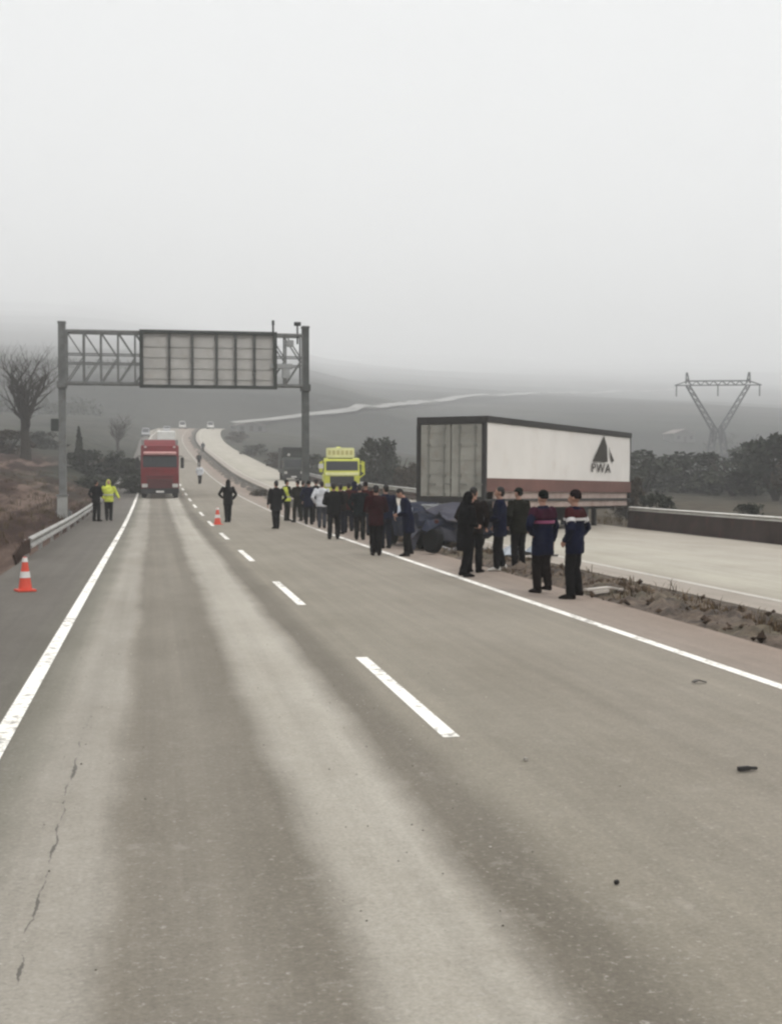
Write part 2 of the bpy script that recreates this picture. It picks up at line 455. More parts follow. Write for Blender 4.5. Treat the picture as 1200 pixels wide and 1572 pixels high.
def clods():
    mb = MB(); rnd = random.Random(3)
    for _ in range(1700):
        y = rnd.uniform(8, 60)**1.0; x = rnd.gauss(7.95, .4)
        if not 7.1 < x < 8.95: continue
        r = abs(rnd.gauss(0, .030))+.008
        q = [Vector((rnd.uniform(-1,1), rnd.uniform(-1,1), rnd.uniform(-.6,.8))).normalized()*r*rnd.uniform(.6,1.3) for _ in range(6)]
        c = Vector((x, y, r*.4+.02))
        vs = [c+p for p in (Vector((r,0,0)),Vector((0,r*.8,0)),Vector((-r,0,0)),Vector((0,-r*.9,0)),Vector((0,0,r*.8)),Vector((0,0,-r*.6)))]
        vs = [v+q[i]*.4 for i, v in enumerate(vs)]
        mb.add(vs, [(0,1,4),(1,2,4),(2,3,4),(3,0,4),(1,0,5),(2,1,5),(3,2,5),(0,3,5)])
    return mb
stuff('earth_clods', clods(), pm('clod_earth', (.062,.043,.031), .95, .6, 1.3), 'loose earth clods and stones along the median')
def grit():
    mb = MB(); rnd = random.Random(5)
    for _ in range(420):
        y = rnd.uniform(5.2, 17); x = rnd.choice([rnd.gauss(1.15, .28), rnd.gauss(1.75,.25), rnd.gauss(-.45, .25), rnd.uniform(-1, 6)])
        r = rnd.uniform(.002, .0065)*(1.5 if rnd.random() < .12 else 1)
        c = Vector((x, y, r*.5))
        vs = [c+Vector(p)*r*rnd.uniform(.7,1.3) for p in ((1,0,0),(0,1,0),(-1,0,0),(0,-1,0),(0,0,.7),(0,0,-.5))]
        mb.add(vs, [(0,1,4),(1,2,4),(2,3,4),(3,0,4),(1,0,5),(2,1,5),(3,2,5),(0,3,5)], rnd.choice([0,0,1]))
    return mb
o = part('road_grit', grit(), [pm('pale_grit', (.55,.52,.46), .9, .3, 20), pm('dark_grit', (.07,.06,.05), .9, .3, 20)], None, smooth=False); o['kind'] = 'stuff'; o['label'] = 'fine pale and dark grit scattered over the near lane'
def blades(spec, rnd, mb):
    for (x, y, z, n, h, sp) in spec:
        for _ in range(n):
            a = rnd.uniform(0, 2*PI); q = Vector((x+rnd.gauss(0, sp), y+rnd.gauss(0, sp), z))
            l = h*rnd.uniform(.4, 1.2); ln = Vector((math.cos(a), math.sin(a), 0))*l*rnd.uniform(.1, .9); s = Vector((-math.sin(a), math.cos(a), 0))*.006*(1+h*2)
            p1 = q+ln*.4+Vector((0,0,l*.6)); p2 = q+ln+Vector((0,0,l*.85))
            mb.add([q-s, q+s, p1+s*.8, p1-s*.8, p2], [(0,1,2,3),(3,2,4)])
def grass_spec(rnd, n, fx, fy, h):
    out = []
    for _ in range(n):
        x, y = fx(rnd), fy(rnd); out.append((x, y, (zr(y)+.0 if 7.1 < x < 9 else H(x, y)), rnd.randint(6, 16), rnd.uniform(*h), .10))
    return out
mb = MB(); rnd = random.Random(11)
blades(grass_spec(rnd, 420, lambda r: min(8.8, max(7.35, r.gauss(8.1,.38))), lambda r: r.uniform(14, 60), (.08,.28)), rnd, mb)
stuff('median_grass', mb, pm('dry_grass', (.115,.082,.05), .95, .7, 1.5), 'tufts of dry yellow grass on the dirt median')
mb = MB()
blades(grass_spec(rnd, 500, lambda r: -3.5-abs(r.gauss(0,3)), lambda r: r.uniform(20, 110), (.1,.4)), rnd, mb)
stuff('bank_grass', mb, pm('brown_grass', (.10,.075,.045), .95, .45, 2), 'brown dead grass on the bank left of the guardrail')
mb = MB()
blades(grass_spec(rnd, 700, lambda r: 18.3+abs(r.gauss(0,5)), lambda r: r.uniform(20, 120), (.12,.45)), rnd, mb)
stuff('verge_grass', mb, pm('brown_grass', (.10,.075,.045)), 'dead grass on the verge behind the right guardrail')

# pale track climbing the hill: laid on the terrain
def ray_hit(u, v):
    d = Vector(((u-600)/F, 1, (786-v)/F))
    y, z = d.y*math.cos(PITCH)+d.z*math.sin(PITCH), -d.y*math.sin(PITCH)+d.z*math.cos(PITCH)
    w = Vector((d.x*cs+y*sn, -d.x*sn+y*cs, z))
    t = 330.0
    while t < 4000:
        p = Vector((0,0,CAMH))+w*t
        if p.z < H(p.x, p.y): return p
        t += 1.0
    return None
def ribbon(name, px, width, mat):
    pts = [p for p in (ray_hit(u, v) for u, v in px) if p]
    fine = []
    for a, b in zip(pts, pts[1:]):
        n = max(1, int((b-a).length/10)); fine += [a.lerp(b, i/n) for i in range(n)]
    fine.append(pts[-1])
    mb = MB(); rs = []
    for i, p in enumerate(fine):
        d = fine[min(i+2, len(fine)-1)]-fine[max(i-2, 0)]; d.z = 0; s = Vector((d.y, -d.x, 0)).normalized()
        w = (width+7*sm(450,800,p.y))*(1+.12*n2(p.x, p.y, 60))
        rs.append([Vector((q.x, q.y, H(q.x, q.y)+1.3+1.2*sm(450,800,p.y))) for q in (p+s*w*k/4 for k in range(-2, 3))])
    n = 5
    mb.add([p for r in rs for p in r], [(j*n+i, j*n+i+1, (j+1)*n+i+1, (j+1)*n+i) for j in range(len(rs)-1) for i in range(n-1)])
    o = structure(name, mb, mat); return o
ribbon('hill_track', [(358,655),(420,649),(480,641),(540,635),(590,629),(640,622),(700,616),(780,611),(860,607),(950,603),(1040,600)], 3.2, pm('pale_gravel', (.31,.305,.29), .9, .15, .1))

# ------------------------------------------------------------------ guardrails
M_WALL = pm('stained_barrier', (.060,.046,.042), .9, .3, .9, dirt=((.10,.05,.045), .6))
M_TOPRAIL = pm('pale_top_rail', (.62,.60,.56), .7, .12, 1.5, dirt=((.3,.26,.22), .6))
def guardrail(name, label, x, y0, y1, h, mat, low=None, step=4.0, terminal=False):
    X = x if callable(x) else (lambda y: x)
    t = thing(name, label, 'guardrail', (X(y0)+xo(y0), y0, zr(y0)))
    L = t.location.copy()
    face = -1 if X(y0) > 5 else 1
    ys = [y0+(y1-y0)*i/max(1, int((y1-y0)/2)) for i in range(max(1, int((y1-y0)/2))+1)]
    def beam(zc, hh, dep):
        prof = [(0,-hh/2),(dep,-hh*.36),(dep,-hh*.22),(.012,-.03*hh),(.012,.03*hh),(dep,hh*.22),(dep,hh*.36),(0,hh/2),(-.02,hh/2),(-.02,-hh/2)]
        mb = MB()
        mb.rings([[Vector((X(y)+xo(y)+face*a, y, zr(y)+zc+b))-L for a, b in prof] for y in ys]); return mb
    part('beam', beam(h-.07, .16, .09) if low == M_WALL else beam(h-.15, .31, .07), M_TOPRAIL if low == M_WALL else mat, t)
    if low == M_WALL:
        mb = MB(); mb.rings([[Vector((X(y)+xo(y)+face*a, y, zr(y)+b))-L for a, b in ((.14,-.2),(.14,.06),(.05,h-.13),(-.12,h-.13),(-.16,-.2))] for y in ys]); part('barrier_wall', mb, low, t)
    elif low: part('lower_beam', beam(h-.52, .34, .06), low, t)
    y = y0+.3
    while y < y1 and low != M_WALL:
        mb = MB(); mb.box(Vector((X(y)+xo(y)-face*.09, y, zr(y)+(h-.06)/2-.1))-L, (.10, .06, h-.06+.2)); part('post', mb, M_RAIL if not low else M_RUST, t); y += step
    if terminal:
        mb = MB(); mb.bar((0,0,h-.2), (-.12,-.5,.25), .06, .34); mb.bar((-.12,-.5,.25), (-.25,-.9,0), .06, .3); part('terminal', mb, M_RUST, t)
    return t
guardrail('guardrail', 'low galvanised guardrail along the left shoulder below the brown bank', -3.02, 33, 120, .50, M_RAIL, terminal=True)
guardrail('guardrail', 'low stained brown barrier with a pale top rail on the right, ending at the trailer', lambda y: xr(y)+.25, 14, 47.5, .80, M_RAIL, low=M_WALL)
guardrail('guardrail', 'distant guardrail of the opposite road behind the trailer and yellow truck', lambda y: xr(y)+.25, 60, 150, .78, M_RAIL, low=M_RUST)

# ------------------------------------------------------------------ sign gantry
def gantry():
    xl, yl = at(98, 58.8); xq, yq = at(470.5, 60.0); zt, zb = 8.42, 6.12
    y = (yl+yq)/2
    t = thing('sign_gantry', 'grey steel lattice gantry spanning the road, carrying the back of a wide sign', 'gantry', (xl, y, 0))
    W = xq-xl
    for x in (0, W):
        mb = MB(); mb.box((x, 0, 4.35), (.32,.36,8.9)); mb.box((x,0,.12), (.75,.75,.5)); mb.box((x,0,8.82), (.36,.42,.10)); mb.box((x,-.02,zb-.08), (.44,.5,.3))
        for dx in (-.26,.26):
            for dy in (-.26,.26): mb.tube([(x+dx,dy,.35),(x+dx,dy,.48)], .03, 6)
        part('post', mb, M_STEEL if x == 0 else pm('weathered_post_steel', (.10,.105,.10), .6, .25, 2, .2), t, bevel=.012)
    tr = MB(); xs0, xs1 = .2, W-.2
    for dy in (-.45,.45):
        for z in (zb, zt): tr.bar((xs0,dy,z), (xs1,dy,z), .11)
        tr.bar((xs0,dy,(zb+zt)/2+.15), (xs1,dy,(zb+zt)/2+.15), .05); tr.bar((xs0,dy,(zb+zt)/2-.25), (xs1,dy,(zb+zt)/2-.25), .05)
        n = 14
        for i in range(n+1):
            x = xs0+(xs1-xs0)*i/n; tr.bar((x,dy,zb), (x,dy,zt), .07)
            if i < n:
                x2 = xs0+(xs1-xs0)*(i+1)/n
                tr.bar((x,dy,zt), (x2,dy,(zb+zt)/2), .055); tr.bar((x2,dy,(zb+zt)/2), (x,dy,zb), .045)
    for i in range(15):
        x = xs0+(xs1-xs0)*i/14
        for z in (zb, zt): tr.bar((x,-.45,z), (x,.45,z), .05)
    for i in range(14):
        x = xs0+(xs1-xs0)*i/14; x2 = xs0+(xs1-xs0)*(i+1)/14
        tr.bar((x,-.45,zb), (x2,.45,zb), .04); tr.bar((x,.45,zt), (x2,-.45,zt), .04)
    part('lattice_truss', tr, M_STEEL, t, smooth=False)
    a = (217-98)/372.5*W; b = (421-98)/372.5*W
    fr = MB(); z0, z1 = zb-.13, zt+.02; yy = -.62
    fr.bar((a,yy,z0),(b,yy,z0),.13,.15); fr.bar((a,yy,z1),(b,yy,z1),.13,.15)
    fr.bar((a,yy,z0-.075),(a,yy,z1+.075),.17,.14); fr.bar((b,yy,z0-.075),(b,yy,z1+.075),.17,.14)
    part('sign_frame', fr, M_STEEL_DARK, t, smooth=False)
    cuts = [217, 259, 294, 331, 360, 389, 421]
    sh = MB(); rb = MB()
    for i, (p, q) in enumerate(zip(cuts, cuts[1:])):
        xa = (p-98)/372.5*W+.05; xb = (q-98)/372.5*W-.05
        sh.box(((xa+xb)/2, yy+.08, (z0+z1)/2), (xb-xa, .03, z1-z0-.16))
        for k in range(5):
            rb.box(((xa+xb)/2, yy+.05, z0+.35+k*.48), (xb-xa-.04, .03, .035))
    part('back_sheet', sh, M_SHEET, t, smooth=False); part('stiffening_rail', rb, pm('sheet_rail', (.42,.41,.39), .6, .1, 2, .2), t, smooth=False)
    for p in cuts[1:-1]:
        m = MB(); x = (p-98)/372.5*W; m.bar((x,yy-.01,z0+.08),(x,yy-.01,z1-.08),.11,.11); part('upright', m, pm('grey_upright', (.075,.078,.074), .6, .2), t, smooth=False)
    x = (419-98)/372.5*W
    m = MB(); m.tube([(x,-.3,zt),(x,-.3,zt+.62)], .045, 8); m.tube([(x,-.3,zt+.45),(x,-.3,zt+.66)], .06, 8); part('antenna', m, M_STEEL_DARK, t)
    x = (457-98)/372.5*W
    m = MB(); m.tube([(x,-.3,zt-.4),(x,-.3,zt+.48)], .04, 8); m.box((x,-.3,zt+.52), (.3,.22,.16)); m.box((x,-.42,zt+.52), (.12,.1,.1)); part('camera_mast', m, M_STEEL_DARK, t)
    for px, pz, sz in ((W-1.15,zt-1.45,(1.0,.3,.22)),(W-.75,zt-.4,(.3,.24,.3)),(W-.95,zb+.55,(.34,.3,.5))):
        m = MB(); m.box((px,-.5,pz), sz); part('control_unit', m, pm('control_unit_paint', (.33,.335,.33), .5, .1), t, bevel=.02)
    m = MB(); m.box((-.32,-.05,4.25), (.34,.3,.55)); m.box((-.2,-.05,4.25), (.1,.1,.1)); part('junction_box', m, M_STEEL_DARK, t, bevel=.02)
gantry()
x, y = at(96, 56); z = H(x, y)
t = thing('utility_cabinet', 'small pale utility cabinet beside the left gantry post', 'cabinet', (x, y, z-.05))
m = MB(); m.box((0,0,.55), (.42,.32,1.0)); part('housing', m, pm('cabinet_paint', (.42,.42,.39), .6, .1), t, bevel=.015)
m = MB(); m.box((0,-.17,.55), (.36,.02,.88)); m.box((.13,-.19,.55), (.02,.03,.12)); part('door', m, pm('cabinet_door_paint', (.37,.37,.35), .6, .1), t, bevel=.004)
m = MB(); m.box((0,0,1.08), (.5,.4,.06)); part('lid', m, M_STEEL, t, bevel=.01)

# ------------------------------------------------------------------ vehicles
def cab(t, w, hgt, d, mat, ws, visor=None, band=None, roofbox=None, grille=M_BLACKPL, base=.35, mirror=M_BLACKPL, deflector=False, lowgrille=(.45,1.25)):
    """a cab-over lorry front, facing -Y, its front face at y = 0"""
    z0, z1 = base+.15, hgt; a, b = ws
    prof = [(d,z0),(.06,z0),(.0,z0+.3),(.0,a-.1),(.05,a),(.26,b),(.34,b+.12),(.5,z1-.06),(.75,z1),(d,z1)]
    m = MB(); m.prism(prof, 'x', -w/2, w/2); part('cab', m, mat, t, bevel=.05)
    m = MB(); sl = math.atan2(.21, b-a)
    m.box((0, .135, (a+b)/2), (w-.26, .04, (b-a)*.96), (-sl,0,0)); part('windscreen', m, M_GLASS, t, bevel=.015)
    m = MB()
    for sx in (-1, 1):
        m.bar((sx*.12-.35, .085, a+.04), (sx*.12+.25, .13, a+.38), .02, .02)
    part('wiper', m, M_BLACKPL, t)
    for sx in (-1, 1):
        m = MB(); m.box((sx*(w/2+.004), .75, (a+b)/2), (.02, .75, (b-a)*.8)); part('side_window', m, M_GLASS, t)
    m = MB(); m.box((0,-.02,(lowgrille[0]+lowgrille[1])/2), (w*.68,.06,lowgrille[1]-lowgrille[0]))
    gr = part('grille', m, grille, t, bevel=.02)
    m = MB()
    for k in range(5): m.box((0,-.06, lowgrille[0]+.1+k*(lowgrille[1]-lowgrille[0]-.2)/4), (w*.62,.03,.05))
    part('grille_slat', m, pm(grille.name+'_slat', tuple(min(1, k*2.2) for k in grille.node_tree.nodes['Mix'].inputs[6].default_value[:3]), .5, .1), gr)
    m = MB(); m.box((0,-.03,base+.13), (w*1.0,.3,.36)); part('bumper', m, M_BLACKPL if mat != M_YEL else M_YEL, t, bevel=.04)
    for sx in (-1, 1):
        m = MB(); m.box((sx*w*.40,-.06,base+.50), (w*.15,.06,.24)); part('headlight', m, M_LAMP, t, bevel=.02)
        m = MB(); m.tube([(sx*w/2,.28,b-.05),(sx*(w/2+.2),.16,b-.02),(sx*(w/2+.22),.16,b-.1)], .025, 6); m.box((sx*(w/2+.22),.14,(a+b)/2-.08), (.22,.12,.72)); part('mirror', m, mirror, t, bevel=.03)
    if visor:
        m = MB(); m.box((0,.06,b+.16), (w*.86,.34,.14), (.25,0,0)); part('sun_visor', m, visor, t, bevel=.03)
    m = MB(); m.box((0,-.19,base+.1), (.52,.012,.12)); part('number_plate', m, M_CONEW, t)
    for sx in (-1, 1):
        m = MB(); m.wheel((sx*(w/2-.2), 1.15, .5), .5, .3); wl = part('wheel', m, M_RUBBER, t)
        m = MB(); m.wheel((sx*(w/2-.19), 1.15, .5), .31, .24, 20); m.tube([(sx*(w/2-.26),1.15,.5),(sx*(w/2-.03),1.15,.5)], .12, 12); part('rim', m, M_STEEL, wl)
    if deflector:
        m = MB(); m.prism([(.75,z1-.02),(1.5,z1+.34),(d-.05,z1+.36),(d-.05,z1-.02)], 'x', -w*.42, w*.42); part('wind_deflector', m, mat, t, bevel=.05)
def rear_wheels(t, w, ys, r=.5):
    for y in ys:
        for sx in (-1, 1):
            m = MB(); m.wheel((sx*(w/2-.22), y, r), r, .34); wl = part('wheel', m, M_RUBBER, t)
            m = MB(); m.wheel((sx*(w/2-.2), y, r), r*.62, .25, 20); part('rim', m, M_STEEL, wl)
def slope_of(y, d=6): return math.atan((zr(y+d)-zr(y))/d)
def place(t, x, y):
    t.location = (x+xo(y), y, zr(y)); t.rotation_euler = (slope_of(y), 0, 0)

# red articulated lorry
t = thing('red_truck', 'red cab-over lorry facing the camera in the left lane, pulling a pale trailer', 'truck')
cab(t, 2.5, 3.55, 2.25, M_RED, (2.05,2.85), visor=M_PINK, grille=M_RED_DARK, mirror=M_BLACKPL, deflector=True, lowgrille=(.55,1.3))
m = MB(); m.box((0,-.015,1.68), (2.1,.04,.5)); part('front_panel', m, M_RED, t, bevel=.02)
m = MB(); m.box((0,-.045,1.46), (1.8,.03,.05)); part('trim_strip', m, M_RED_DARK, t)
for sx in (-1, 1):
    m = MB(); m.box((sx*.95,.3,3.42), (.18,.12,.10)); part('marker_lamp', m, M_LAMP, t, bevel=.02)
m = MB(); m.box((0,9.6,2.55), (2.5,13.2,2.75)); part('cargo_box', m, pm('grey_trailer_side', (.30,.29,.28), .6, .1, 1), t, bevel=.03)
m = MB(); m.box((0,7,.98), (.9,12,.3)); m.box((.45,2.8,.8), (.7,.9,.6)); part('chassis', m, M_BLACKPL, t)
rear_wheels(t, 2.5, (4.2, 11.2, 12.5, 13.8))
X, Y = at(246, 87); place(t, X, Y)

# white lorry queued behind it
t = thing('white_truck', 'white box lorry queued further up the road behind the red lorry', 'truck')
cab(t, 2.45, 2.9, 2.0, M_WHITEV, (1.75,2.55))
m = MB(); m.box((0,6.0,2.55), (2.5,7.6,3.3)); part('cargo_box', m, M_WHITEV, t, bevel=.05)
m = MB(); m.box((0,5.0,.8), (.9,9,.25)); part('chassis', m, M_BLACKPL, t)
rear_wheels(t, 2.4, (7.8,))
X, Y = at(256, 182); place(t, X, Y)

# yellow recovery truck
t = thing('recovery_truck', 'lime yellow recovery truck with a pale roof sign board, on the opposite road', 'truck')
cab(t, 2.45, 2.7, 2.1, M_YEL, (1.82,2.52), grille=M_BLACKPL, mirror=M_YEL, lowgrille=(.75,1.45))
m = MB(); m.box((-.1,.75,3.05), (1.95,.42,.72)); part('roof_board', m, M_YELB, t, bevel=.05)
m = MB(); m.box((-.1,.70,2.66), (1.7,.3,.10)); 
for sx in (-1,1): m.box((sx*.7-.1,.8,2.72), (.08,.3,.14))
part('board_bracket', m, M_BLACKPL, t)
m = MB()
for k in range(6): m.box((-.85+k*.3,.53,3.08), (.2,.02,.30))
part('board_lamp', m, pm('amber_lamp_off', (.55,.50,.20), .3, .15), t, bevel=.008)
m = MB(); m.box((0,-.02,1.62), (2.3,.06,.22)); part('front_panel', m, M_YELB, t, bevel=.02)
m = MB(); m.tube([(1.22,.2,2.35),(1.5,-.1,2.2),(1.52,-.12,1.6),(1.2,-.05,1.35)], .05, 8); part('guard_bar', m, M_YEL, t)
m = MB(); m.box((-1.45,.15,2.15), (.34,.16,.42)); part('side_mirror', m, M_WHITEV, t, bevel=.05)
m = MB(); m.box((0,5.0,1.2), (2.4,5.4,.5)); m.box((0,3.0,2.0), (2.2,.6,1.2)); part('flat_bed', m, M_YEL, t, bevel=.03)
m = MB(); m.bar((0,3.2,2.4),(0,7.4,3.3),.32,.4); m.bar((0,7.2,3.3),(0,7.9,1.6),.14); part('crane_boom', m, M_YEL, t, bevel=.03)
m = MB(); m.box((0,4.5,.85), (.9,7,.25)); part('chassis', m, M_BLACKPL, t)
rear_wheels(t, 2.4, (5.2, 6.5))
X, Y = at(525, 90); place(t, X, Y); t.rotation_euler.z = R(-6)

# dark van
t = thing('dark_van', 'dark green high-roofed van parked at the edge of the opposite road', 'van')
cab(t, 1.95, 2.3, 1.6, M_GREENV, (1.35,2.1), lowgrille=(.5,1.1))
m = MB(); m.box((0,3.4,1.95), (2.0,4.2,2.5)); part('body', m, M_GREENV, t, bevel=.08)
m = MB(); m.box((0,1.45,3.12), (1.9,.5,.32)); part('roof_rack', m, M_BLACKPL, t, bevel=.04)
m = MB(); m.tube([(-.35,1.27,2.55),(-.35,1.31,2.55)], .14, 14); part('round_lamp', m, M_LAMP, t)
rear_wheels(t, 1.95, (4.3,), .4)
X, Y = at(451, 126); place(t, X, Y)

# small cars
def car(name, label, paint, cat='car', tall=0.0, L=4.3, W=1.75):
    t = thing(name, label, cat)
    H1 = 1.46+tall
    prof = [(0,.32),(0,.62),(.12,.78),(.95,.92),(1.7,H1-.06),(1.95,H1),(3.3,H1-.02),(3.7,1.05+tall*.8),(L-.02,.98+tall*.7),(L,.5),(L-.1,.32)]
    m = MB(); m.prism(prof, 'x', -W/2, W/2)
    m.bend(lambda p: Vector((p.x*(1-.16*sm(.9, H1, p.z)), p.y, p.z)))
    part('body', m, paint, t, bevel=.07)
    m = MB(); m.box((0,1.30,(.96+H1)/2-.02), (W*.78,.03,math.hypot(H1-1.0,.72)*.86), (-math.atan2(.74,H1-.98),0,0)); part('windscreen', m, M_GLASS, t)
    for sx in (-1,1):
        m = MB(); m.prism([(1.35,.98),(1.85,H1-.1),(3.2,H1-.11),(3.5,1.02)], 'x', sx*(W/2*.93)-.02, sx*(W/2*.93)+.02); part('side_window', m, M_GLASS, t)
        m = MB(); m.box((sx*.62,-.0,.68), (.36,.08,.14)); part('headlight', m, M_LAMP, t, bevel=.02)
        for y in (.8, 3.4):
            m = MB(); m.wheel((sx*(W/2-.1), y, .32), .32, .2, 20); wl = part('wheel', m, M_RUBBER, t)
            m = MB(); m.wheel((sx*(W/2-.09), y, .32), .2, .17, 16); m.tube([(sx*(W/2-.12),y,.32),(sx*(W/2-.01),y,.32)], .1, 10); part('rim', m, M_STEEL, wl)
    m = MB(); m.box((0,-.01,.45), (W*.9,.08,.16)); part('bumper', m, M_BLACKPL, t, bevel=.02)
    return t
t = car('silver_van', 'pale van standing on the far left shoulder beyond the white lorry', M_SILVER, 'van', .5); X, Y = at(221, 296); place(t, X, Y)
t = car('silver_car', 'silver car waiting far up the left carriageway near the crest', M_SILVER); X, Y = at(257, 322); place(t, X-xo(Y), Y)
t = car('white_van', 'white van at the crest of the hill beside the median', M_WHITEV, 'van', .6); X, Y = at(281, 352); place(t, X-xo(Y), Y)
t = car('pale_van', 'pale van at the crest of the opposite road', M_WHITEV, 'van', .55); X, Y = at(324, 352); place(t, X-xo(Y), Y)

# ------------------------------------------------------------------ the semi-trailer across the opposite road
M_CURT = pm('white_tarpaulin', (.80,.765,.72), .6, .05, .5, bump=.02, bscale=1.2, dirt=((.52,.45,.39), .35))
M_DOOR = pm('grey_door_paint', (.33,.32,.28), .6, .25, .8, dirt=((.20,.165,.13), .7))
M_TDARK = pm('dark_trailer_edge', (.028,.026,.024), .6, .3, 1.2)
M_BAND = pm('red_brown_band', (.16,.075,.06), .7, .2, .8, dirt=((.09,.05,.04), .6))
M_LOWER = pm('pale_lower_panel', (.40,.31,.27), .7, .2, 1.0, dirt=((.18,.11,.09), .8))
def semitrailer():
    t = thing('semi_trailer', 'white curtain-sided semi-trailer with grey rear doors standing askew across the opposite road', 'trailer', (10.43, 40.5, .0), R(-40.3)); t.rotation_euler.x = R(-.8)
    L, W, zt = 13.6, 2.5, 3.92
    m = MB(); m.box((-W/2, L/2, zt-.03), (W-.02, L-.02, .05)); m.box((-W/2, L-.04, 2.5), (W-.02, .06, 2.8)); m.box((-W/2, L/2, 1.22), (W-.04, L-.04, .08)); part('cargo_box', m, M_TDARK, t)
    for x in (-.03, -W+.03):
        m = MB(); n = 60; zs = [1.93, 2.15, 2.5, 2.9, 3.3, 3.72]
        vs = []; sgn = 1 if x > -1 else -1
        for j, z in enumerate(zs):
            for i in range(n+1):
                y = .12+(L-.24)*i/n; bl = math.sin(PI*(z-1.93)/(3.72-1.93))
                vs.append((x+sgn*(.018*math.sin(y*5.2)*.4+.02*n2(y, z, 1.1)*bl), y, z))
        fs = [(j*(n+1)+i, j*(n+1)+i+1, (j+1)*(n+1)+i+1, (j+1)*(n+1)+i) for j in range(len(zs)-1) for i in range(n)]
        m.add(vs, fs); m.add([(a-sgn*.03, b, c) for a, b, c in vs], [tuple(reversed(f)) for f in fs])
        part('side_curtain', m, M_CURT, t)
        m = MB(); m.box((x,L/2,1.71), (.05,L-.06,.44)); part('sill_band', m, M_BAND, t)
        m = MB(); m.box((x-sgn*.06,L/2+.2,1.22), (.04,L-1.0,.52)); part('lower_panel', m, M_LOWER, t)
        m = MB(); m.box((x+sgn*.015,L/2,3.83), (.08,L,.20)); part('roof_rail', m, M_TDARK, t, bevel=.015)
    for nm, zz, hh in (('door_header',3.80,.24),('door_sill',1.22,.20)):
        fr = MB(); fr.box((-W/2,-.02,zz), (W,.14,hh)); part(nm, fr, M_TDARK, t, bevel=.012)
    for x in (-.06, -W+.06):
        m = MB(); m.box((x,-.02,2.5), (.13,.15,2.37)); part('corner_post', m, M_TDARK, t, bevel=.012)
    for x0, x1 in ((-W+.14,-W/2-.02),(-W/2+.02,-.14)):
        m = MB(); m.box(((x0+x1)/2,-.03,2.5), (x1-x0,.05,2.34))
        for k in range(5): m.box(((x0+x1)/2, -.058, 1.6+k*.45), (x1-x0-.06, .012, .03))
        d = part('rear_door', m, M_DOOR, t, bevel=.006)
        for x in (x0+.30, x1-.22):
            m = MB(); m.tube([(x,-.085,1.3),(x,-.085,3.66)], .02, 8)
            for z in (1.4,2.0,3.0,3.55): m.box((x,-.075,z), (.1,.05,.08))
            m.bar((x,-.10,1.75),(x+.28,-.10,1.72),.025,.04); part('lock_rod', m, pm('lock_rod_steel', (.24,.235,.21), .5, .2, 2, .4), d)
    m = MB(); m.box((-W/2,.25,.55), (W-.1,.1,.14)); m.box((-.55,.3,.85), (.1,.1,.6)); m.box((-W+.55,.3,.85), (.1,.1,.6)); part('rear_bumper', m, pm('bumper_white', (.5,.47,.44), .5, .1, dirt=((.25,.12,.1), .7)), t, bevel=.01)
    m = MB(); m.box((-W/2,.05,.98), (W-.1,.1,.20)); part('light_bar', m, M_BAND, t, bevel=.01)
    for x in (-.32, -W+.32):
        m = MB(); m.box((x,-.02,.98), (.42,.05,.13)); part('tail_light', m, M_REDLAMP, t, bevel=.01)
    m = MB()
    for x in (-.75,-1.75): m.box((x,L/2,1.0), (.14,L-.6,.34))
    for k in range(9): m.box((-W/2,1+k*1.45,1.05), (W-.3,.1,.14))
    part('chassis', m, M_BLACKPL, t)
    for y in (2.2,3.5,4.8):
        for x in (-.22,-W+.22):
            m = MB(); m.wheel((x,y,.5), .5, .36); wl = part('wheel', m, M_RUBBER, t)
            m = MB(); m.wheel((x,y,.5), .31, .28, 20); m.tube([(x-.12,y,.5),(x+.12,y,.5)], .13, 12); part('rim', m, M_STEEL, wl)
    for x in (-.6,-1.9):
        m = MB(); m.box((x,11.0,.62), (.16,.16,1.1)); m.box((x,11.0,.05), (.34,.34,.1)); part('landing_leg', m, M_BLACKPL, t)
    m = MB(); m.box((-.5,8.2,.75), (.7,2.2,.6)); part('pallet_locker', m, M_BLACKPL, t, bevel=.03)
    # emblem: a tall dark triangle with its right leg split off, letters below
    ex, ez, yc = .016, 2.68, 10.45
    m = MB(); m.prism([(yc-1.18,ez),(yc-.05,ez+1.0),(yc+.28,ez+.62),(yc+.36,ez)], 'x', ex, ex+.012)
    part('emblem', m, pm('emblem_dark', (.035,.03,.022), .7, .2), t, smooth=False)
    m = MB(); m.prism([(yc+.48,ez+.58),(yc+.64,ez+.42),(yc+1.08,ez+.06),(yc+.86,ez+.0)], 'x', ex, ex+.012)
    part('emblem_stroke', m, pm('emblem_dark', (0,0,0)), t, smooth=False)
    cu = bpy.data.curves.new('lettering', 'FONT'); cu.body = 'PWA'; cu.size = .50; cu.extrude = .006; cu.space_character = 1.15
    to = bpy.data.objects.new('lettering', cu); C.objects.link(to)
    bpy.context.view_layer.update()
    me = bpy.data.meshes.new_from_object(to.evaluated_get(bpy.context.evaluated_depsgraph_get())); bpy.data.objects.remove(to)
    o = link('lettering', me, pm('emblem_dark', (0,0,0)), t)
    o.rotation_euler = (PI/2, 0, PI/2); o.scale = (1.75, 1, 1); o.location = (ex+.008, yc-1.35, ez-.42)
semitrailer()

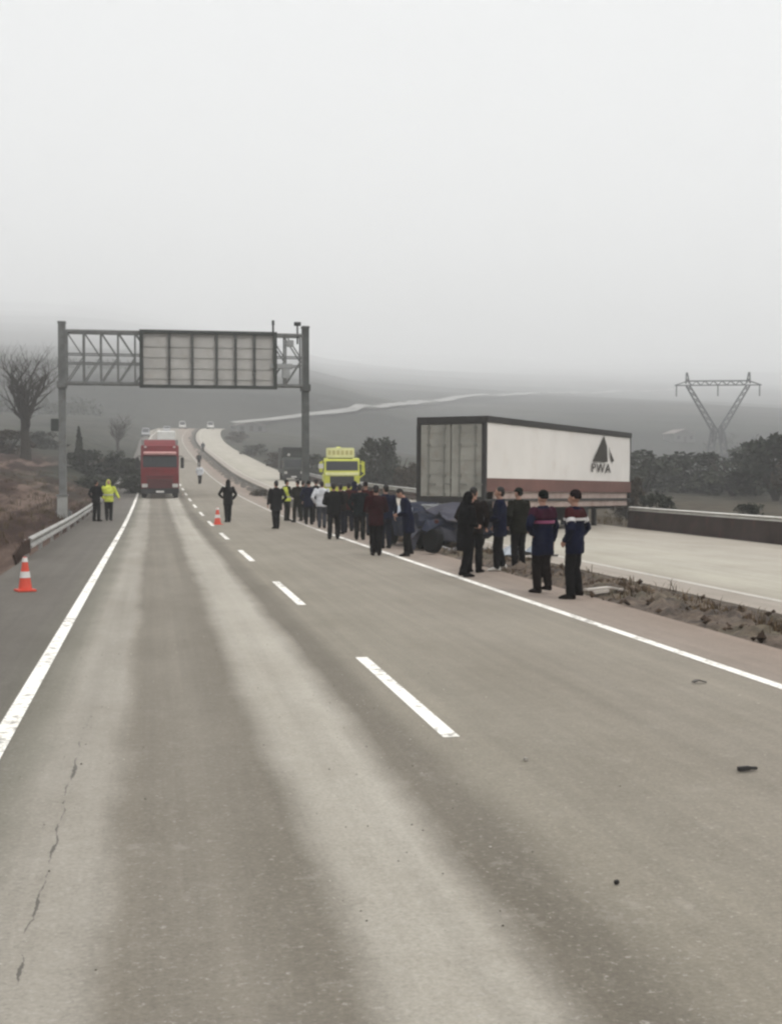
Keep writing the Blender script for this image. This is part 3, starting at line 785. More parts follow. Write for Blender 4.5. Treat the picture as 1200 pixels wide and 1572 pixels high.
# ------------------------------------------------------------------ the wrecked car on the median
def wreck():
    t = thing('wrecked_car', 'crumpled blue silver wrecked car on the median in front of the trailer', 'car', (7.75, 36.0, .02), R(8))
    def crush(p, k=1.0):
        p = Vector(p); q = p.copy(); f = sm(-.9, 2.2, -p.y)
        q += Vector((n2(p.y, p.z, .45, p.x*2), n2(p.x, p.z, .4, p.y*2+5), n2(p.x, p.y, .5, p.z*2+9)))*(.06+.22*f)*k
        q.z -= .10*f*max(0, p.z-.5); return q
    n = 22; rs = []
    for i in range(n+1):
        y = -2.1+4.2*i/n
        top = interp([(-2.1,.72),(-1.9,.86),(-.9,.98),(-.2,1.16),(.3,1.22),(1.2,1.18),(1.7,1.0),(2.1,.95)], y); low = .26 if abs(y) < 1.9 else .36
        belt = min(top-.02, .88); wt = .60 if top > 1.1 else .74
        ring = [(-.84,low),(-.88,.55),(-.85,belt),(-wt,top-.06),(-wt+.14,top),(0,top+.03),(wt-.14,top),(wt,top-.06),(.85,belt),(.88,.55),(.84,low),(.3,low),(-.3,low)]
        rs.append([crush((x, y, z)) for x, z in ring])
    m = MB(); m.rings(rs); part('body', m, pm('crushed_blue_silver', (.024,.028,.046), .85, .4, 2.5, .1, dirt=((.06,.055,.05), .8)), t, ang=25)
    def slab(name, corners, th, mat, k=1.0, nn=6):
        m = MB(); a, b, c, d = [Vector(p) for p in corners]; top = []
        for j in range(nn+1):
            for i in range(nn+1):
                u, v = i/nn, j/nn; top.append(crush((a*(1-u)+b*u)*(1-v)+(d*(1-u)+c*u)*v, k))
        N = (b-a).cross(d-a).normalized()*th
        fs = [(j*(nn+1)+i, j*(nn+1)+i+1, (j+1)*(nn+1)+i+1, (j+1)*(nn+1)+i) for j in range(nn) for i in range(nn)]
        m.add([p+N for p in top], fs); m.add(top, [tuple(reversed(f)) for f in fs]); return part(name, m, mat, t, ang=25)
    slab('rear_window', [(-.55,-1.0,1.02),(.55,-1.0,1.02),(.5,-.3,1.22),(-.5,-.3,1.22)], .03, M_GLASS, .6)
    slab('side_window', [(-.89,-.5,.9),(-.89,1.2,.9),(-.66,1.0,1.17),(-.66,-.1,1.15)], .02, pm('painted_reflection_glass', (.34,.37,.44), .3, .3, 2), .6)  # the pale window reflection is painted into the glass colour
    slab('boot_lid', [(-.7,-2.25,.95),(.7,-2.2,.9),(.66,-1.1,1.22),(-.66,-1.15,1.16)], .03, pm('pale_panel', (.07,.07,.088), .85, .2, 2, .1, dirt=((.12,.1,.09), .7)), 1.2)
    slab('bumper', [(-.95,-2.45,.28),(.85,-2.25,.4),(.85,-2.2,.68),(-.95,-2.4,.52)], .06, pm('torn_bumper', (.05,.05,.06), .85, .3), 1.3)
    slab('torn_panel', [(-1.25,-1.9,.05),(-.95,-.8,.12),(-.9,-.8,.62),(-1.1,-1.95,.5)], .03, pm('pale_panel', (0,0,0)), 1.2)
    for x, y in ((-.8,-1.35),(.8,-1.35),(-.8,1.3),(.8,1.3)):
        m = MB(); m.wheel((x,y,.32), .32, .21, 24); wl = part('wheel', m, M_RUBBER, t)
        m = MB(); m.wheel((x,y,.32), .2, .17, 16); m.tube([(x-.08,y,.32),(x+.08,y,.32)], .09, 10); part('rim', m, M_STEEL, wl)
    m = MB(); m.box((-.72,-2.2,.78), (.12,.08,.10), (.3,.2,.3)); part('tail_light', m, pm('broken_red_lamp', (.06,.01,.01), .5, .3), t, bevel=.02)
    m = MB(); m.tube([(-.9,-2.3,.2),(-.5,-2.7,.06),(.1,-2.6,.04),(.5,-2.75,.05)], .03, 6); m.bar((-.7,-2.9,.05),(-.1,-2.45,.1),.12,.04); part('loose_strip', m, pm('loose_strip_metal', (.45,.43,.42), .4, .2, 3, .5), t)
wreck()
x, y = at(665, depth(851))
t = thing('loose_wheel', 'black wheel torn off the wreck lying on the road edge', 'wheel', (x, y, .0), R(25))
m = MB(); m.wheel((0,0,0), .31, .22, 26); m.bend(lambda p: Euler((0, R(12), 0)).to_matrix()@p+Vector((0,0,.335))); part('tyre', m, M_RUBBER, t)
m = MB(); m.wheel((0,0,0), .19, .16, 16); m.tube([(-.06,0,0),(.06,0,0)], .15, 12); m.bend(lambda p: Euler((0, R(12), 0)).to_matrix()@p+Vector((0,0,.335))); part('rim', m, M_STEEL_DARK, t)

# ------------------------------------------------------------------ cones, stones, scraps
def cone(label, u, v, h):
    x, y = at(u, depth(v))
    t = thing('traffic_cone', label, 'traffic cone', (x, y, 0), R(20), 'orange and white traffic cones')
    m = MB(); m.box((0,0,.02), (.38*h/.7,.38*h/.7,.04)); part('base', m, M_CONE, t, bevel=.012)
    def ring(z0, z1, e=0):
        r = lambda z: (.145-.105*z/h)*h/.7+e
        m = MB(); m.rings([[Vector((r(z)*math.cos(2*PI*k/22), r(z)*math.sin(2*PI*k/22), z)) for k in range(22)] for z in (z0, (z0+z1)/2, z1)]); return m
    part('cone_body', ring(.04, h), M_CONE, t)
    part('reflective_band', ring(h*.40, h*.58, .004), M_CONEW, t); part('reflective_band', ring(h*.86, h*.985, .004), M_CONEW, t)
    return t
cone('orange traffic cone with white bands standing alone on the near left shoulder', 38, 908, .60)
cone('orange and white traffic cone on the lane line beside a man in black', 334, 806, .72)
cone('small orange cone at the median far up the road', 281, 772, .60)
def scrap(name, label, u, v, pts, mat, rz=0, cat='debris'):
    x, y = at(u, depth(v)); m = MB()
    for p in pts: m.bar(*p)
    o = part(name, m, mat, None, bevel=.004); o.location = (x, y, .004); o.rotation_euler.z = rz; tag(o, label, cat); return o
M_SCRAP = pm('scrap_dark', (.03,.028,.026), .7, .3, 10)
scrap('rubber_strip', 'dark rubber strip lying on the right lane near the edge of view', 1150, 1188, [((-.07,0,.02),(.02,.01,.022),.035,.03),((.02,.01,.022),(.08,.03,.015),.03,.02)], M_SCRAP)
scrap('dark_stone', 'small dark stone on the right lane below the rubber strip', 949, 1364, [((-.012,0,.01),(.012,.004,.012),.022,.02)], M_SCRAP)
scrap('plastic_shard', 'dark plastic shard close to the right edge line', 1074, 1051, [((-.06,0,.015),(.0,.03,.03),.05,.012),((0,.03,.03),(.08,.0,.01),.04,.012)], pm('shard_grey', (.10,.09,.08), .7, .3, 10))
scrap('pale_stone', 'pale stone on the road right of the nearest lane dash', 808, 1171, [((-.015,0,.012),(.015,.004,.012),.03,.024)], pm('pale_stone_tone', (.4,.37,.33), .9, .3, 10))
scrap('metal_fragment', 'pale bent metal fragment on the dirt median beside the rightmost man', 925, 915, [((-.3,0,.10),(.15,.08,.13),.16,.03),((.15,.08,.13),(.42,.02,.08),.1,.03),((-.2,-.1,.06),(.1,.0,.08),.08,.05)], pm('pale_fragment', (.52,.47,.42), .5, .2, 3))

x, y = at(803, depth(858))
t = thing('torn_sheet', 'crumpled pale blue sheet on the median behind the magenta-shouldered man', 'debris', (x, y, .03))
m = MB(); rnd = random.Random(2); vs = [(-.5+i*.2+rnd.uniform(-.06,.06), -.3+j*.2+rnd.uniform(-.06,.06), .04+abs(rnd.gauss(0,.13))) for j in range(4) for i in range(6)]
fs = [(j*6+i, j*6+i+1, (j+1)*6+i+1, (j+1)*6+i) for j in range(3) for i in range(5)]
m.add(vs, fs); m.add([(a, b, c-.012) for a, b, c in vs], [tuple(reversed(f)) for f in fs])
part('panel', m, pm('torn_sheet_paint', (.40,.43,.47), .5, .3, 4), t, smooth=False)
m = MB(); m.tube([(-.6,-.1,.03),(-.1,.2,.12),(.4,-.15,.05),(.9,.1,.04)], .025, 6); part('loose_cable', m, M_SCRAP, t)

# sign on the dark slope
X, Y = at(402, 150); X2 = max(X, xr(Y)+1.2)
t = thing('warning_sign', 'small red and white roadside sign on a post beyond the opposite road', 'road sign', (X2, Y, H(X2, Y)-.1))
m = MB(); m.tube([(0,0,0),(0,0,2.3)], .04, 8); part('post', m, M_STEEL, t)
m = MB(); m.tube([(0,-.06,2.25),(0,-.04,2.25)], .40, 24); part('sign_rim', m, M_REDLAMP, t)
m = MB(); m.tube([(0,-.075,2.25),(0,-.062,2.25)], .27, 24); part('sign_face', m, M_CONEW, t)

# ------------------------------------------------------------------ vegetation, pylon, houses
def bare_tree(label, u, D, h, seed, zoff=-.3):
    rnd = random.Random(seed); x, y = at(u, D)
    t = thing('bare_tree', label, 'tree', (x, y, H(x, y)+zoff))
    tr, br = MB(), MB()
    def grow(p, d, L, r, lev, mb):
        pts = [p]; q = Vector(p); dd = Vector(d); n = 4; rr = [r]
        for i in range(n):
            dd = (dd+Vector((rnd.gauss(0,.13), rnd.gauss(0,.13), rnd.gauss(.05,.08)))).normalized(); q = q+dd*L/n; pts.append(q.copy()); rr.append(r*(1-.55*(i+1)/n))
        mb.tube(pts, rr, 7 if lev < 2 else 4)
        if lev >= 4: return
        for k in range(5 if lev < 2 else 4):
            i = rnd.randint(1, n); a = rnd.uniform(0, 2*PI)
            side = Vector((math.cos(a), math.sin(a), rnd.uniform(.1,.7)))
            grow(pts[i], (dd*.65+side*.75).normalized(), L*rnd.uniform(.5,.72), rr[i]*.6, lev+1, br)
    tk = [Vector((0,0,0)), Vector((.05,0,h*.12)), Vector((-.05,.03,h*.25)), Vector((.02,0,h*.36))]
    tr.tube(tk, [h*.055, h*.042, h*.037, h*.034], 10)
    for k in range(7):
        a = 2*PI*k/7+rnd.uniform(-.3,.3); s = .12 if k == 0 else rnd.uniform(.35,.8)
        grow(tk[2+(k % 2)], Vector((math.cos(a)*s, math.sin(a)*s, 1)).normalized(), h*rnd.uniform(.33,.44), h*.024, 1, br)
    part('trunk', tr, M_WOOD, t); part('crown', br, M_WOOD, t, smooth=False); return t
bare_tree('large bare tree on the field left of the gantry', 40, 118, 10.6, 4)
bare_tree('slim bare tree in the mist behind the left gantry post', 182, 200, 6.2, 9)
bare_tree('bare tree beyond the dark shrubs at the left edge of view', -30, 150, 7.5, 15)

def leafy(mb, c, r, n, size, rnd, squash=1.0):
    for _ in range(n):
        d = Vector((rnd.gauss(0,1), rnd.gauss(0,1), rnd.gauss(0,1))).normalized()*(rnd.random()**.45)
        p = Vector(c)+Vector((d.x*r[0], d.y*r[1], d.z*r[2]*squash))
        a = Vector((rnd.gauss(0,1), rnd.gauss(0,1), rnd.gauss(0,1))).normalized(); b = a.cross(Vector((rnd.gauss(0,1), rnd.gauss(0,1), rnd.gauss(0,1)))).normalized()
        s = size*rnd.uniform(.5,1.4)
        mb.add([p-a*s, p+b*s*.5, p+a*s, p-b*s*.5], [(0,1,2,3)])
def foliage_mat(name, a, b):
    t = NT(name); v = t.coords(); t.col(t.mix(t.rng(t.noise(v, 1.6, 5, .7), .35, .65), a, b)); t.b.inputs['Roughness'].default_value = .9; t.b.inputs['Specular IOR Level'].default_value = .1; return t.m
M_LEAF = foliage_mat('dark_foliage', (.012,.015,.011), (.040,.044,.030)); M_LEAF2 = foliage_mat('brown_foliage', (.028,.022,.016), (.07,.055,.038)); M_LEAF3 = foliage_mat('grey_green_foliage', (.020,.024,.018), (.058,.062,.042))
SHR = {}
def shrub_mesh(kind, seed):
    if (kind, seed) in SHR: return SHR[(kind, seed)]
    rnd = random.Random(seed*13+len(kind)); cr, st = MB(), MB()
    if kind == 'conifer':
        for k in range(26):
            z = .12+.86*k/25; r = .34*(1-z)+.03
            for q in range(5):
                a = rnd.uniform(0, 2*PI); leafy(cr, (math.cos(a)*r*.7, math.sin(a)*r*.7, z), (r*.55+.03, r*.55+.03, .06), 16, .045, rnd)
        st.tube([(0,0,0),(.01,0,.5),(0,0,.95)], [.03,.02,.005], 6)
    else:
        for k in range(26):
            a = rnd.uniform(0, 2*PI); q = rnd.random()**.5; z = rnd.uniform(.12, .85)
            rr = (1-abs(z-.4)*.9)*.5
            leafy(cr, (math.cos(a)*q*rr, math.sin(a)*q*rr, z), (.18,.18,.14), 70, .05, rnd)
        for k in range(7):
            a = rnd.uniform(0, 2*PI); st.tube([(0,0,0),(math.cos(a)*.12,math.sin(a)*.12,.35),(math.cos(a)*.3,math.sin(a)*.3,.8)], [.025,.016,.005], 5)
    SHR[(kind, seed)] = (cr.mesh('crown', 0, False), st.mesh('stem', 0, True)); return SHR[(kind, seed)]
NSH = 0
def shrub(label, u, D, w, h, mat=M_LEAF, kind='shrub', zoff=-.15, group='shrubs along the highway'):
    global NSH; NSH += 1
    x, y = at(u, D)
    t = thing('conifer' if kind == 'conifer' else 'shrub', label, 'conifer' if kind == 'conifer' else 'shrub', (x, y, H(x, y)+zoff), NSH*1.3, group)
    t.scale = (w, w, h)
    c, s = shrub_mesh(kind, NSH % 4)
    for nm, me, mm in (('crown', c, mat), ('stem', s, M_WOOD)):
        me2 = me.copy(); link(nm, me2, mm, t)
    return t
for a in [
 ('dark pointed conifer just right of the left gantry post', 122, 125, 1.7, 4.2, M_LEAF, 'conifer'),
 ('broad dark shrub below the pointed conifer', 132, 120, 4.4, 2.5, M_LEAF),
 ('low brown shrub between the conifer and the red lorry', 160, 128, 3.6, 2.0, M_LEAF2),
 ('dense dark shrub closest to the left of the red lorry', 196, 118, 4.6, 3.0, M_LEAF),
 ('small dark shrub on the skyline left of the red lorry', 178, 145, 2.8, 2.6, M_LEAF3),
 ('dark shrub at the foot of the bare tree', 14, 128, 4.5, 2.6, M_LEAF2),
 ('grey shrub in the mist right of the bare tree', 70, 160, 5.0, 2.4, M_LEAF3),
 ('low green bush on the bank above the man in the yellow jacket', 150, 95, 3.4, 1.4, M_LEAF3),
 ('green bush on the bank beside the cab of the red lorry', 205, 96, 2.2, 1.5, M_LEAF3),
 ('tall dark evergreen between the yellow truck and the trailer', 578, 112, 4.0, 4.8, M_LEAF),
 ('dark evergreen touching the left side of the trailer', 608, 118, 3.6, 3.6, M_LEAF),
 ('brown scrub bush above the crowd left of the trailer', 632, 105, 3.0, 3.0, M_LEAF2),
 ('dark bush behind the yellow truck', 545, 125, 3.4, 3.2, M_LEAF3),
 ('dark scrub bush right of the dark van', 486, 140, 3.4, 2.8, M_LEAF3),
 ('low scrub bush on the slope beside the curve', 430, 170, 4.0, 2.4, M_LEAF2),
 ('small scrub bush high on the slope beside the curve', 390, 215, 4.5, 2.2, M_LEAF3),
 ('scrub bush at the top of the slope near the crest', 365, 280, 5.0, 2.6, M_LEAF2),
 ('square dark bush just behind the right guardrail next to the trailer', 1010, 62, 2.0, 1.75, M_LEAF),
 ('square dark bush behind the right guardrail near the picture edge', 1148, 60, 1.7, 1.45, M_LEAF),
 ('dark bush at the front end of the trailer', 962, 70, 2.2, 2.6, M_LEAF2),
 ('broad hazy bush behind the trailer front', 990, 120, 6.5, 4.2, M_LEAF3),
 ('wide dark bush below the pylon', 1070, 130, 8.5, 4.4, M_LEAF),
 ('dark bush right of the pylon base', 1125, 120, 7.5, 4.4, M_LEAF3),
 ('tall dark bush at the right edge of view', 1190, 110, 8.0, 6.0, M_LEAF),
 ('hazy bush far left of the pylon', 1030, 210, 9.0, 4.2, M_LEAF3),
 ('hazy bush far right of the pylon', 1165, 190, 9.0, 7.0, M_LEAF3),
 ('hazy tree clump straight behind the pylon', 1100, 330, 12.0, 6.0, M_LEAF3),
 ('bush beyond the right edge of view', 1250, 100, 6.0, 4.2, M_LEAF2),
 ('earth-brown bush on the median left of the crowd', 399, 92, 1.5, .8, M_LEAF2),
]: shrub(*a)
def wood():
    mb = MB(); rnd = random.Random(21)
    for _ in range(6000):
        u = rnd.uniform(-250, 1450); D = rnd.uniform(330, 620)
        x, y = at(u, D)
        if abs(x-13-xo(y)) < 22 and y < 440: continue
        if y < 345 or n2(x, y, 90, 6) < .30: continue
        h = rnd.uniform(2, 4.5); z = H(x, y)
        leafy(mb, (x, y, z+h*.45), (h*.45, h*.45, h*.55), 22, h*.16, rnd)
    return mb
stuff('hill_wood', wood(), M_LEAF3, 'misty scrub wood covering the hills behind the road')

def pylon():
    x, y = at(1100, 308); t = thing('power_pylon', 'hazy Y-shaped lattice electricity pylon right of the trailer', 'pylon', (x, y, H(x, y)-.5), R(-16))
    def lattice(name, a, b, wa, wb, n=8):
        m = MB(); a, b = Vector(a), Vector(b)
        def cor(k):
            p = a.lerp(b, k/n); w = wa+(wb-wa)*k/n
            return [p+Vector((sx*w/2, sy*w/2, 0)) for sx, sy in ((-1,-1),(1,-1),(1,1),(-1,1))]
        for k in range(n):
            p, q = cor(k), cor(k+1)
            for i in range(4):
                m.bar(p[i], q[i], .19); m.bar(p[i], q[(i+1) % 4], .09); m.bar(p[(i+1) % 4], q[i], .09)
        return part(name, m, pm('pylon_steel', (.09,.095,.10), .6, .15, 1, .2), t, smooth=False)
    for sx in (-1, 1):
        lattice('lower_leg', (sx*2.5,0,0), (sx*.9,0,11.0), 1.5, 1.3, 7)
        lattice('upper_arm', (sx*.3,0,10.6), (sx*7.0,0,22.0), 1.5, .9, 8)
        lattice('peak', (sx*7.0,0,22.4), (sx*7.2,0,25.0), .8, .2, 2)
    lattice('waist', (0,0,8.5), (0,0,12.5), 2.2, 2.0, 2)
    m = MB()
    for dy in (-.6,.6):
        m.bar((-10,dy*.3,22.0),(10,dy*.3,22.0),.22); m.bar((-7.2,dy,23.0),(7.2,dy,23.0),.22); m.bar((-10,dy*.3,22.0),(-7,dy,23.0),.18); m.bar((10,dy*.3,22.0),(7,dy,23.0),.18)
        for k in range(14):
            a = -7+k; m.bar((a,dy,22.0 if k % 2 else 23.0),(a+1,dy,23.0 if k % 2 else 22.0),.12)
    part('cross_arm', m, pm('pylon_steel', (0,0,0)), t, smooth=False)
    for px in (-9.6, 0, 9.6):
        m = MB(); m.tube([(px,0,22.0),(px,0,19.4)], .14, 6); part('insulator', m, M_STEEL_DARK, t)
pylon()
def house(label, u, D, w, d, h, roof, wall, v=None):
    x, y = at(u, D)
    if v: q = ray_hit(u, v); x, y = q.x, q.y
    t = thing("hillside_house", label, 'house', (x, y, H(x, y)-.6), .2)
    m = MB(); m.box((0,0,h/2), (w,d,h)); m.prism([(-w/2,h),(w/2,h),(0,h+roof)], 'y', -d/2, d/2); wl = part('wall', m, wall, t, smooth=False)
    m = MB()
    for sx in (-1,1):
        m.bar((sx*(w/2+.3),0,h-.1),(0,0,h+roof+.12),d+.6,.14)
    part('roof', m, pm('grey_roof', (.20,.17,.155), .8, .2), t, smooth=False)
    for px in (-w*.3, w*.28):
        m = MB(); m.box((px,-d/2-.02,h*.55), (1.1,.06,1.2)); part('window', m, M_GLASS, t)
    m = MB(); m.box((0,-d/2-.02,1.05), (1.0,.06,2.1)); part('door', m, M_WOOD, t)
M_RENDER = pm('pale_render', (.11,.107,.104), .85, .1)
house('pale hazy house on the slope between trailer and pylon', 1042, 420, 9, 7, 3.2, 1.4, M_RENDER, 678)
house('long pale farm shed beside the hill track near the crest', 382, 372, 9, 6, 2.2, .8, M_RENDER)

# ------------------------------------------------------------------ people
ARMS = {
 'tucked': ((.30,.04,1.16), (.36,.12,.98)),
 'down': ((.245,-.03,1.13), (.255,.05,.89)), 'pocket': ((.29,-.09,1.14), (.205,.075,.95)), 'front': ((.255,.03,1.12), (.07,.235,1.06)),
 'phone': ((.25,.07,1.13), (.09,.29,1.26)), 'behind': ((.27,-.12,1.14), (.06,-.20,.98)), 'out': ((.43,.06,1.30), (.67,.10,1.20)), 'hip': ((.37,-.10,1.16), (.21,.01,1.02)), 'swing': ((.25,.08,1.14), (.24,.26,.96)), 'back': ((.25,-.13,1.15), (.25,-.2,.93)),
}
def cloth(name, c):
    c = c if max(c) > .3 else tuple(k*.42 for k in c)
    return pm(name, c, .92, .3, 6, bump=.006, bscale=14)
def person(label, u, v, head, hgt=1.75, jacket=M_BLACK, trousers=M_BLACK, headwear='hair', arms=('down','down'), stance=.11, stride=0.0, lean=0.0, nod=0.0, shoe=None, hem=.80, yoke=None, vest=None, strips=None, hat=None, D=None, group='people standing on the road', wide=1.20, shirt=None):
    D = D or depth(v); x, y = at(u, D); z = zr(y) if x < 7.2 or x > 9 else zr(y)+.0
    t = thing('person', label, 'person', (x, y, z), -R(head), group)
    s = hgt/1.75; near = D < 32
    vb, vj = (.0075, .014) if near else (.011, .018)
    L = lambda zz: lean*max(0, (zz-.9)/.55)
    def P(p): return Vector((p[0]*s, (p[1]+L(p[2]))*s, p[2]*s))
    shs = [Vector((sx*.185*wide, 0, 1.41)) for sx in (-1,1)]
    elb = []; wri = []
    for sx, a in zip((-1,1), arms):
        e, w = ARMS[a]; elb.append(Vector((sx*e[0]*wide, e[1], e[2]))); wri.append(Vector((sx*w[0]*wide, w[1], w[2])))
    hips = [Vector((sx*.09, 0, .92)) for sx in (-1,1)]
    ank = [Vector((sx*stance, -sx*stride, .085+ (.05 if stride and sx > 0 else 0))) for sx in (-1,1)]
    kne = [Vector((sx*(stance*.5+.05), (ank[i].y*.45+.03+abs(stride)*.25), .50)) for i, sx in enumerate((-1,1))]
    def sec(mb, rows, e):
        mb.sections([(zz*s, 0, (cy+L(zz))*s, (rx*wide+e)*s, (ry+e)*s) for zz, cy, rx, ry in rows], 20)
    TORSO = [(.84,0,.12,.09),(.93,0,.165,.115),(1.05,0,.15,.105),(1.18,.005,.16,.115),(1.32,.0,.18,.12),(1.40,0,.165,.10),(1.46,0,.09,.075)]
    # --- body: one skin from head to ankles, five fingers on each hand
    b = MB(); sec(b, TORSO, -.012)
    hp = Vector((0, .015, 1.47)); Rn = Matrix.Rotation(-nod, 3, 'X')
    def HD(p): return P(Vector((0,0,0)))+ (lambda q: Vector((q.x*s, (q.y+L(1.47))*s, q.z*s)))(hp+Rn@(Vector(p)-hp))
    b.tube([P((0,-.005,1.42)), HD((0,.01,1.55))], [.06*s,.055*s], 12, rounded=True)
    Rs = Rn
    def E(p, r): b.ell(HD(p), tuple(k*s for k in r), 14, 9, Rs)
    E((0,.005,1.645), (.074,.093,.103)); E((0,.045,1.585), (.054,.055,.062)); E((0,.075,1.60),(.04,.03,.05))
    b.tube([HD((0,.09,1.645)), HD((0,.112,1.605))], [.010*s,.016*s], 8, rounded=True)
    for sx in (-1,1): E((sx*.077,-.005,1.625), (.012,.02,.032))
    for i, sx in enumerate((-1,1)):
        b.tube([P(shs[i]), P(elb[i]), P(wri[i])], [.052*s,.042*s,.027*s], 10, rounded=True)
        d = (wri[i]-elb[i]).normalized(); side = d.cross(Vector((sx,0,0.2))).normalized(); nrm = side.cross(d).normalized()
        w0 = wri[i]; pal = w0+d*.085
        for k in range(-1, 3): b.tube([P(w0+side*.006*k), P(pal+side*(.018*k-.009))], [.02*s,.0145*s], 8, rounded=True)
        for k, ln in zip(range(-1, 3), (.062,.075,.07,.055)):
            f0 = pal+side*(.021*k-.0105); f1 = f0+d*ln*.5+nrm*.008*sx; f2 = f1+d*ln*.4+nrm*.03*sx
            b.tube([P(f0), P(f1), P(f2)], [.0105*s,.0095*s,.008*s], 8, rounded=True)
        th = w0+d*.03-side*.028; b.tube([P(w0+d*.015-side*.012), P(th+d*.02-side*.012), P(th+d*.05-side*.014)], [.014*s,.0115*s,.009*s], 8, rounded=True)
        b.tube([P(hips[i]), P(kne[i]), P(ank[i])], [.082*s,.054*s,.036*s], 12, rounded=True)
        b.tube([P(ank[i]), P(ank[i]+Vector((0,.03,-.03)))], [.036*s,.034*s], 10, rounded=True)
    body = fuse('body', b, M_SKIN, t, vb, 3)
    if near or headwear == 'hair':
        for sx in (-1,1):
            m = MB(); m.ell(HD((sx*.032,.084,1.638)), (.013*s,.010*s,.009*s), 10, 6); part('eye', m, M_EYE, t)
        m = MB(); m.ell(HD((0,.098,1.567)), (.024*s,.008*s,.006*s), 10, 6); part('mouth', m, M_LIP, t)
    # --- jacket
    j = MB(); rows = [(hem,0,.165,.125),(hem+.06,0,.175,.135),(1.0,0,.168,.128),(1.15,.005,.17,.13),(1.30,0,.192,.135),(1.39,0,.178,.118),(1.45,0,.105,.092),(1.50,.005,.072,.075)]
    rows = [r for r in rows if r[0] == hem or r[0] > hem+.05]
    if hem < .7: rows = [(hem,0,.185,.14),(hem+.05,0,.19,.145),(.95,0,.18,.138)]+rows[-5:]
    sec(j, rows, .012)
    for i in range(2):
        w = wri[i].lerp(elb[i], .06)
        j.tube([P(shs[i]), P(shs[i].lerp(elb[i], .5)), P(elb[i]), P(elb[i].lerp(w, .5)), P(w)], [.076*s,.069*s,.062*s,.058*s,.048*s], 12, rounded=True)
    if headwear == 'hood':
        j.tube([P((0,-.04,1.44)), P((0,-.03,1.50))], [.10*s,.095*s], 12, rounded=True)
    fuse('jacket', j, jacket, t, vj, 4)
    # --- trousers
    q = MB(); sec(q, [(.80,0,.13,.10),(.86,0,.165,.12),(.95,0,.168,.12),(1.0,0,.16,.115)], .006)
    for i in range(2):
        q.tube([P(hips[i]-Vector((0,0,.02))), P(hips[i].lerp(kne[i], .5)), P(kne[i]), P(kne[i].lerp(ank[i], .5)), P(ank[i]+Vector((0,0,.01)))], [.104*s,.096*s,.082*s,.078*s,.072*s], 12, rounded=True)
    fuse('trousers', q, trousers, t, vj, 4)
    # --- shoes
    for i, sx in enumerate((-1,1)):
        a = ank[i]; zf = a.z-.085; out = .02*sx; m = MB()
        def ring(yy, w, h0, h1):
            return [P((a.x+out*(yy/.2)+w*math.cos(k*PI/6), a.y+yy, zf+(h0+h1)/2+(h1-h0)/2*math.sin(k*PI/6)))-Vector((0, L(zf+h0)*s, 0)) for k in range(12)]
        m.rings([ring(-.085,.018,.015,.06), ring(-.07,.036,.002,.095), ring(-.02,.042,.0,.115), ring(.05,.044,.0,.095), ring(.12,.05,.0,.07), ring(.17,.04,.002,.05), ring(.195,.02,.008,.035)])
        part('shoe', m, shoe or M_BLACK, t, ang=80)
    # --- head covering
    h = MB()
    if headwear == 'hair':
        h.ell(HD((0,-.012,1.668)), (.081*s,.095*s,.094*s), 16, 10, Rn); h.ell(HD((0,-.045,1.62)), (.07*s,.058*s,.075*s), 16, 10, Rn)
        fuse('hair', h, hat or M_HAIR, t, .009, 3)
    elif headwear == 'cap':
        h.ell(HD((0,-.005,1.69)), (.086*s,.102*s,.07*s), 16, 10, Rn); h.ell(HD((0,.095,1.682)), (.065*s,.06*s,.012*s), 14, 6, Rn); h.ell(HD((0,-.045,1.63)), (.068*s,.055*s,.06*s), 14, 8, Rn)
        fuse('cap', h, hat or M_BLACK, t, .009, 3)
    elif headwear == 'beanie':
        h.ell(HD((0,-.012,1.69)), (.086*s,.100*s,.088*s), 16, 10, Rn); h.ell(HD((0,-.02,1.65)), (.086*s,.098*s,.045*s), 16, 8, Rn)
        fuse('knit_cap', h, hat or M_BLACK, t, .009, 3)
    else:
        h.ell(HD((0,-.03,1.64)), (.100*s,.105*s,.125*s), 16, 10, Rn); h.tube([HD((0,-.03,1.60)), P((0,-.02,1.47))], [.10*s,.10*s], 14, rounded=True)
        fuse('hood', h, hat or jacket, t, .011, 3)
    if yoke:
        k = MB(); sec(k, [(1.27,.0,.196,.139),(1.31,.0,.196,.139),(1.39,0,.182,.122),(1.45,0,.112,.098)], .022)
        for i in range(2): k.tube([P(shs[i]), P(shs[i].lerp(elb[i], .32))], [.084*s,.080*s], 12, rounded=True)
        fuse('shoulder_yoke', k, yoke, t, .012, 3)
    if strips:
        for (za, zb2) in strips[1]:
            k = MB(); sec(k, [(za,0,interp([(.8,.175),(1.15,.17),(1.3,.196),(1.4,.18)], za),interp([(.8,.135),(1.3,.139),(1.4,.12)], za)), (zb2,0,interp([(.8,.175),(1.15,.17),(1.3,.196),(1.4,.18)], zb2),interp([(.8,.135),(1.3,.139),(1.4,.12)], zb2))], .030)
            part('reflective_strip', k, strips[0], t)
        if strips[2]:
            for i in range(2):
                k = MB(); a, bb = shs[i].lerp(elb[i], .42), shs[i].lerp(elb[i], .62); k.tube([P(a), P(bb)], [.079*s,.077*s], 14); part('reflective_strip', k, strips[0], t)
    if vest:
        k = MB(); sec(k, [(.84,0,.178,.138),(.9,0,.18,.14),(1.15,.005,.172,.134),(1.30,0,.194,.138),(1.39,0,.175,.122),(1.45,0,.11,.095)], .024)
        fuse('high_visibility_vest', k, vest, t, .014, 3)
    return t
NAVY = cloth('navy_cloth', (.008,.013,.050)); TEAL = cloth('dark_teal_cloth', (.006,.014,.018)); MAROON = cloth('maroon_cloth', (.060,.012,.016)); OLIVE = cloth('dark_olive_cloth', (.018,.018,.010))
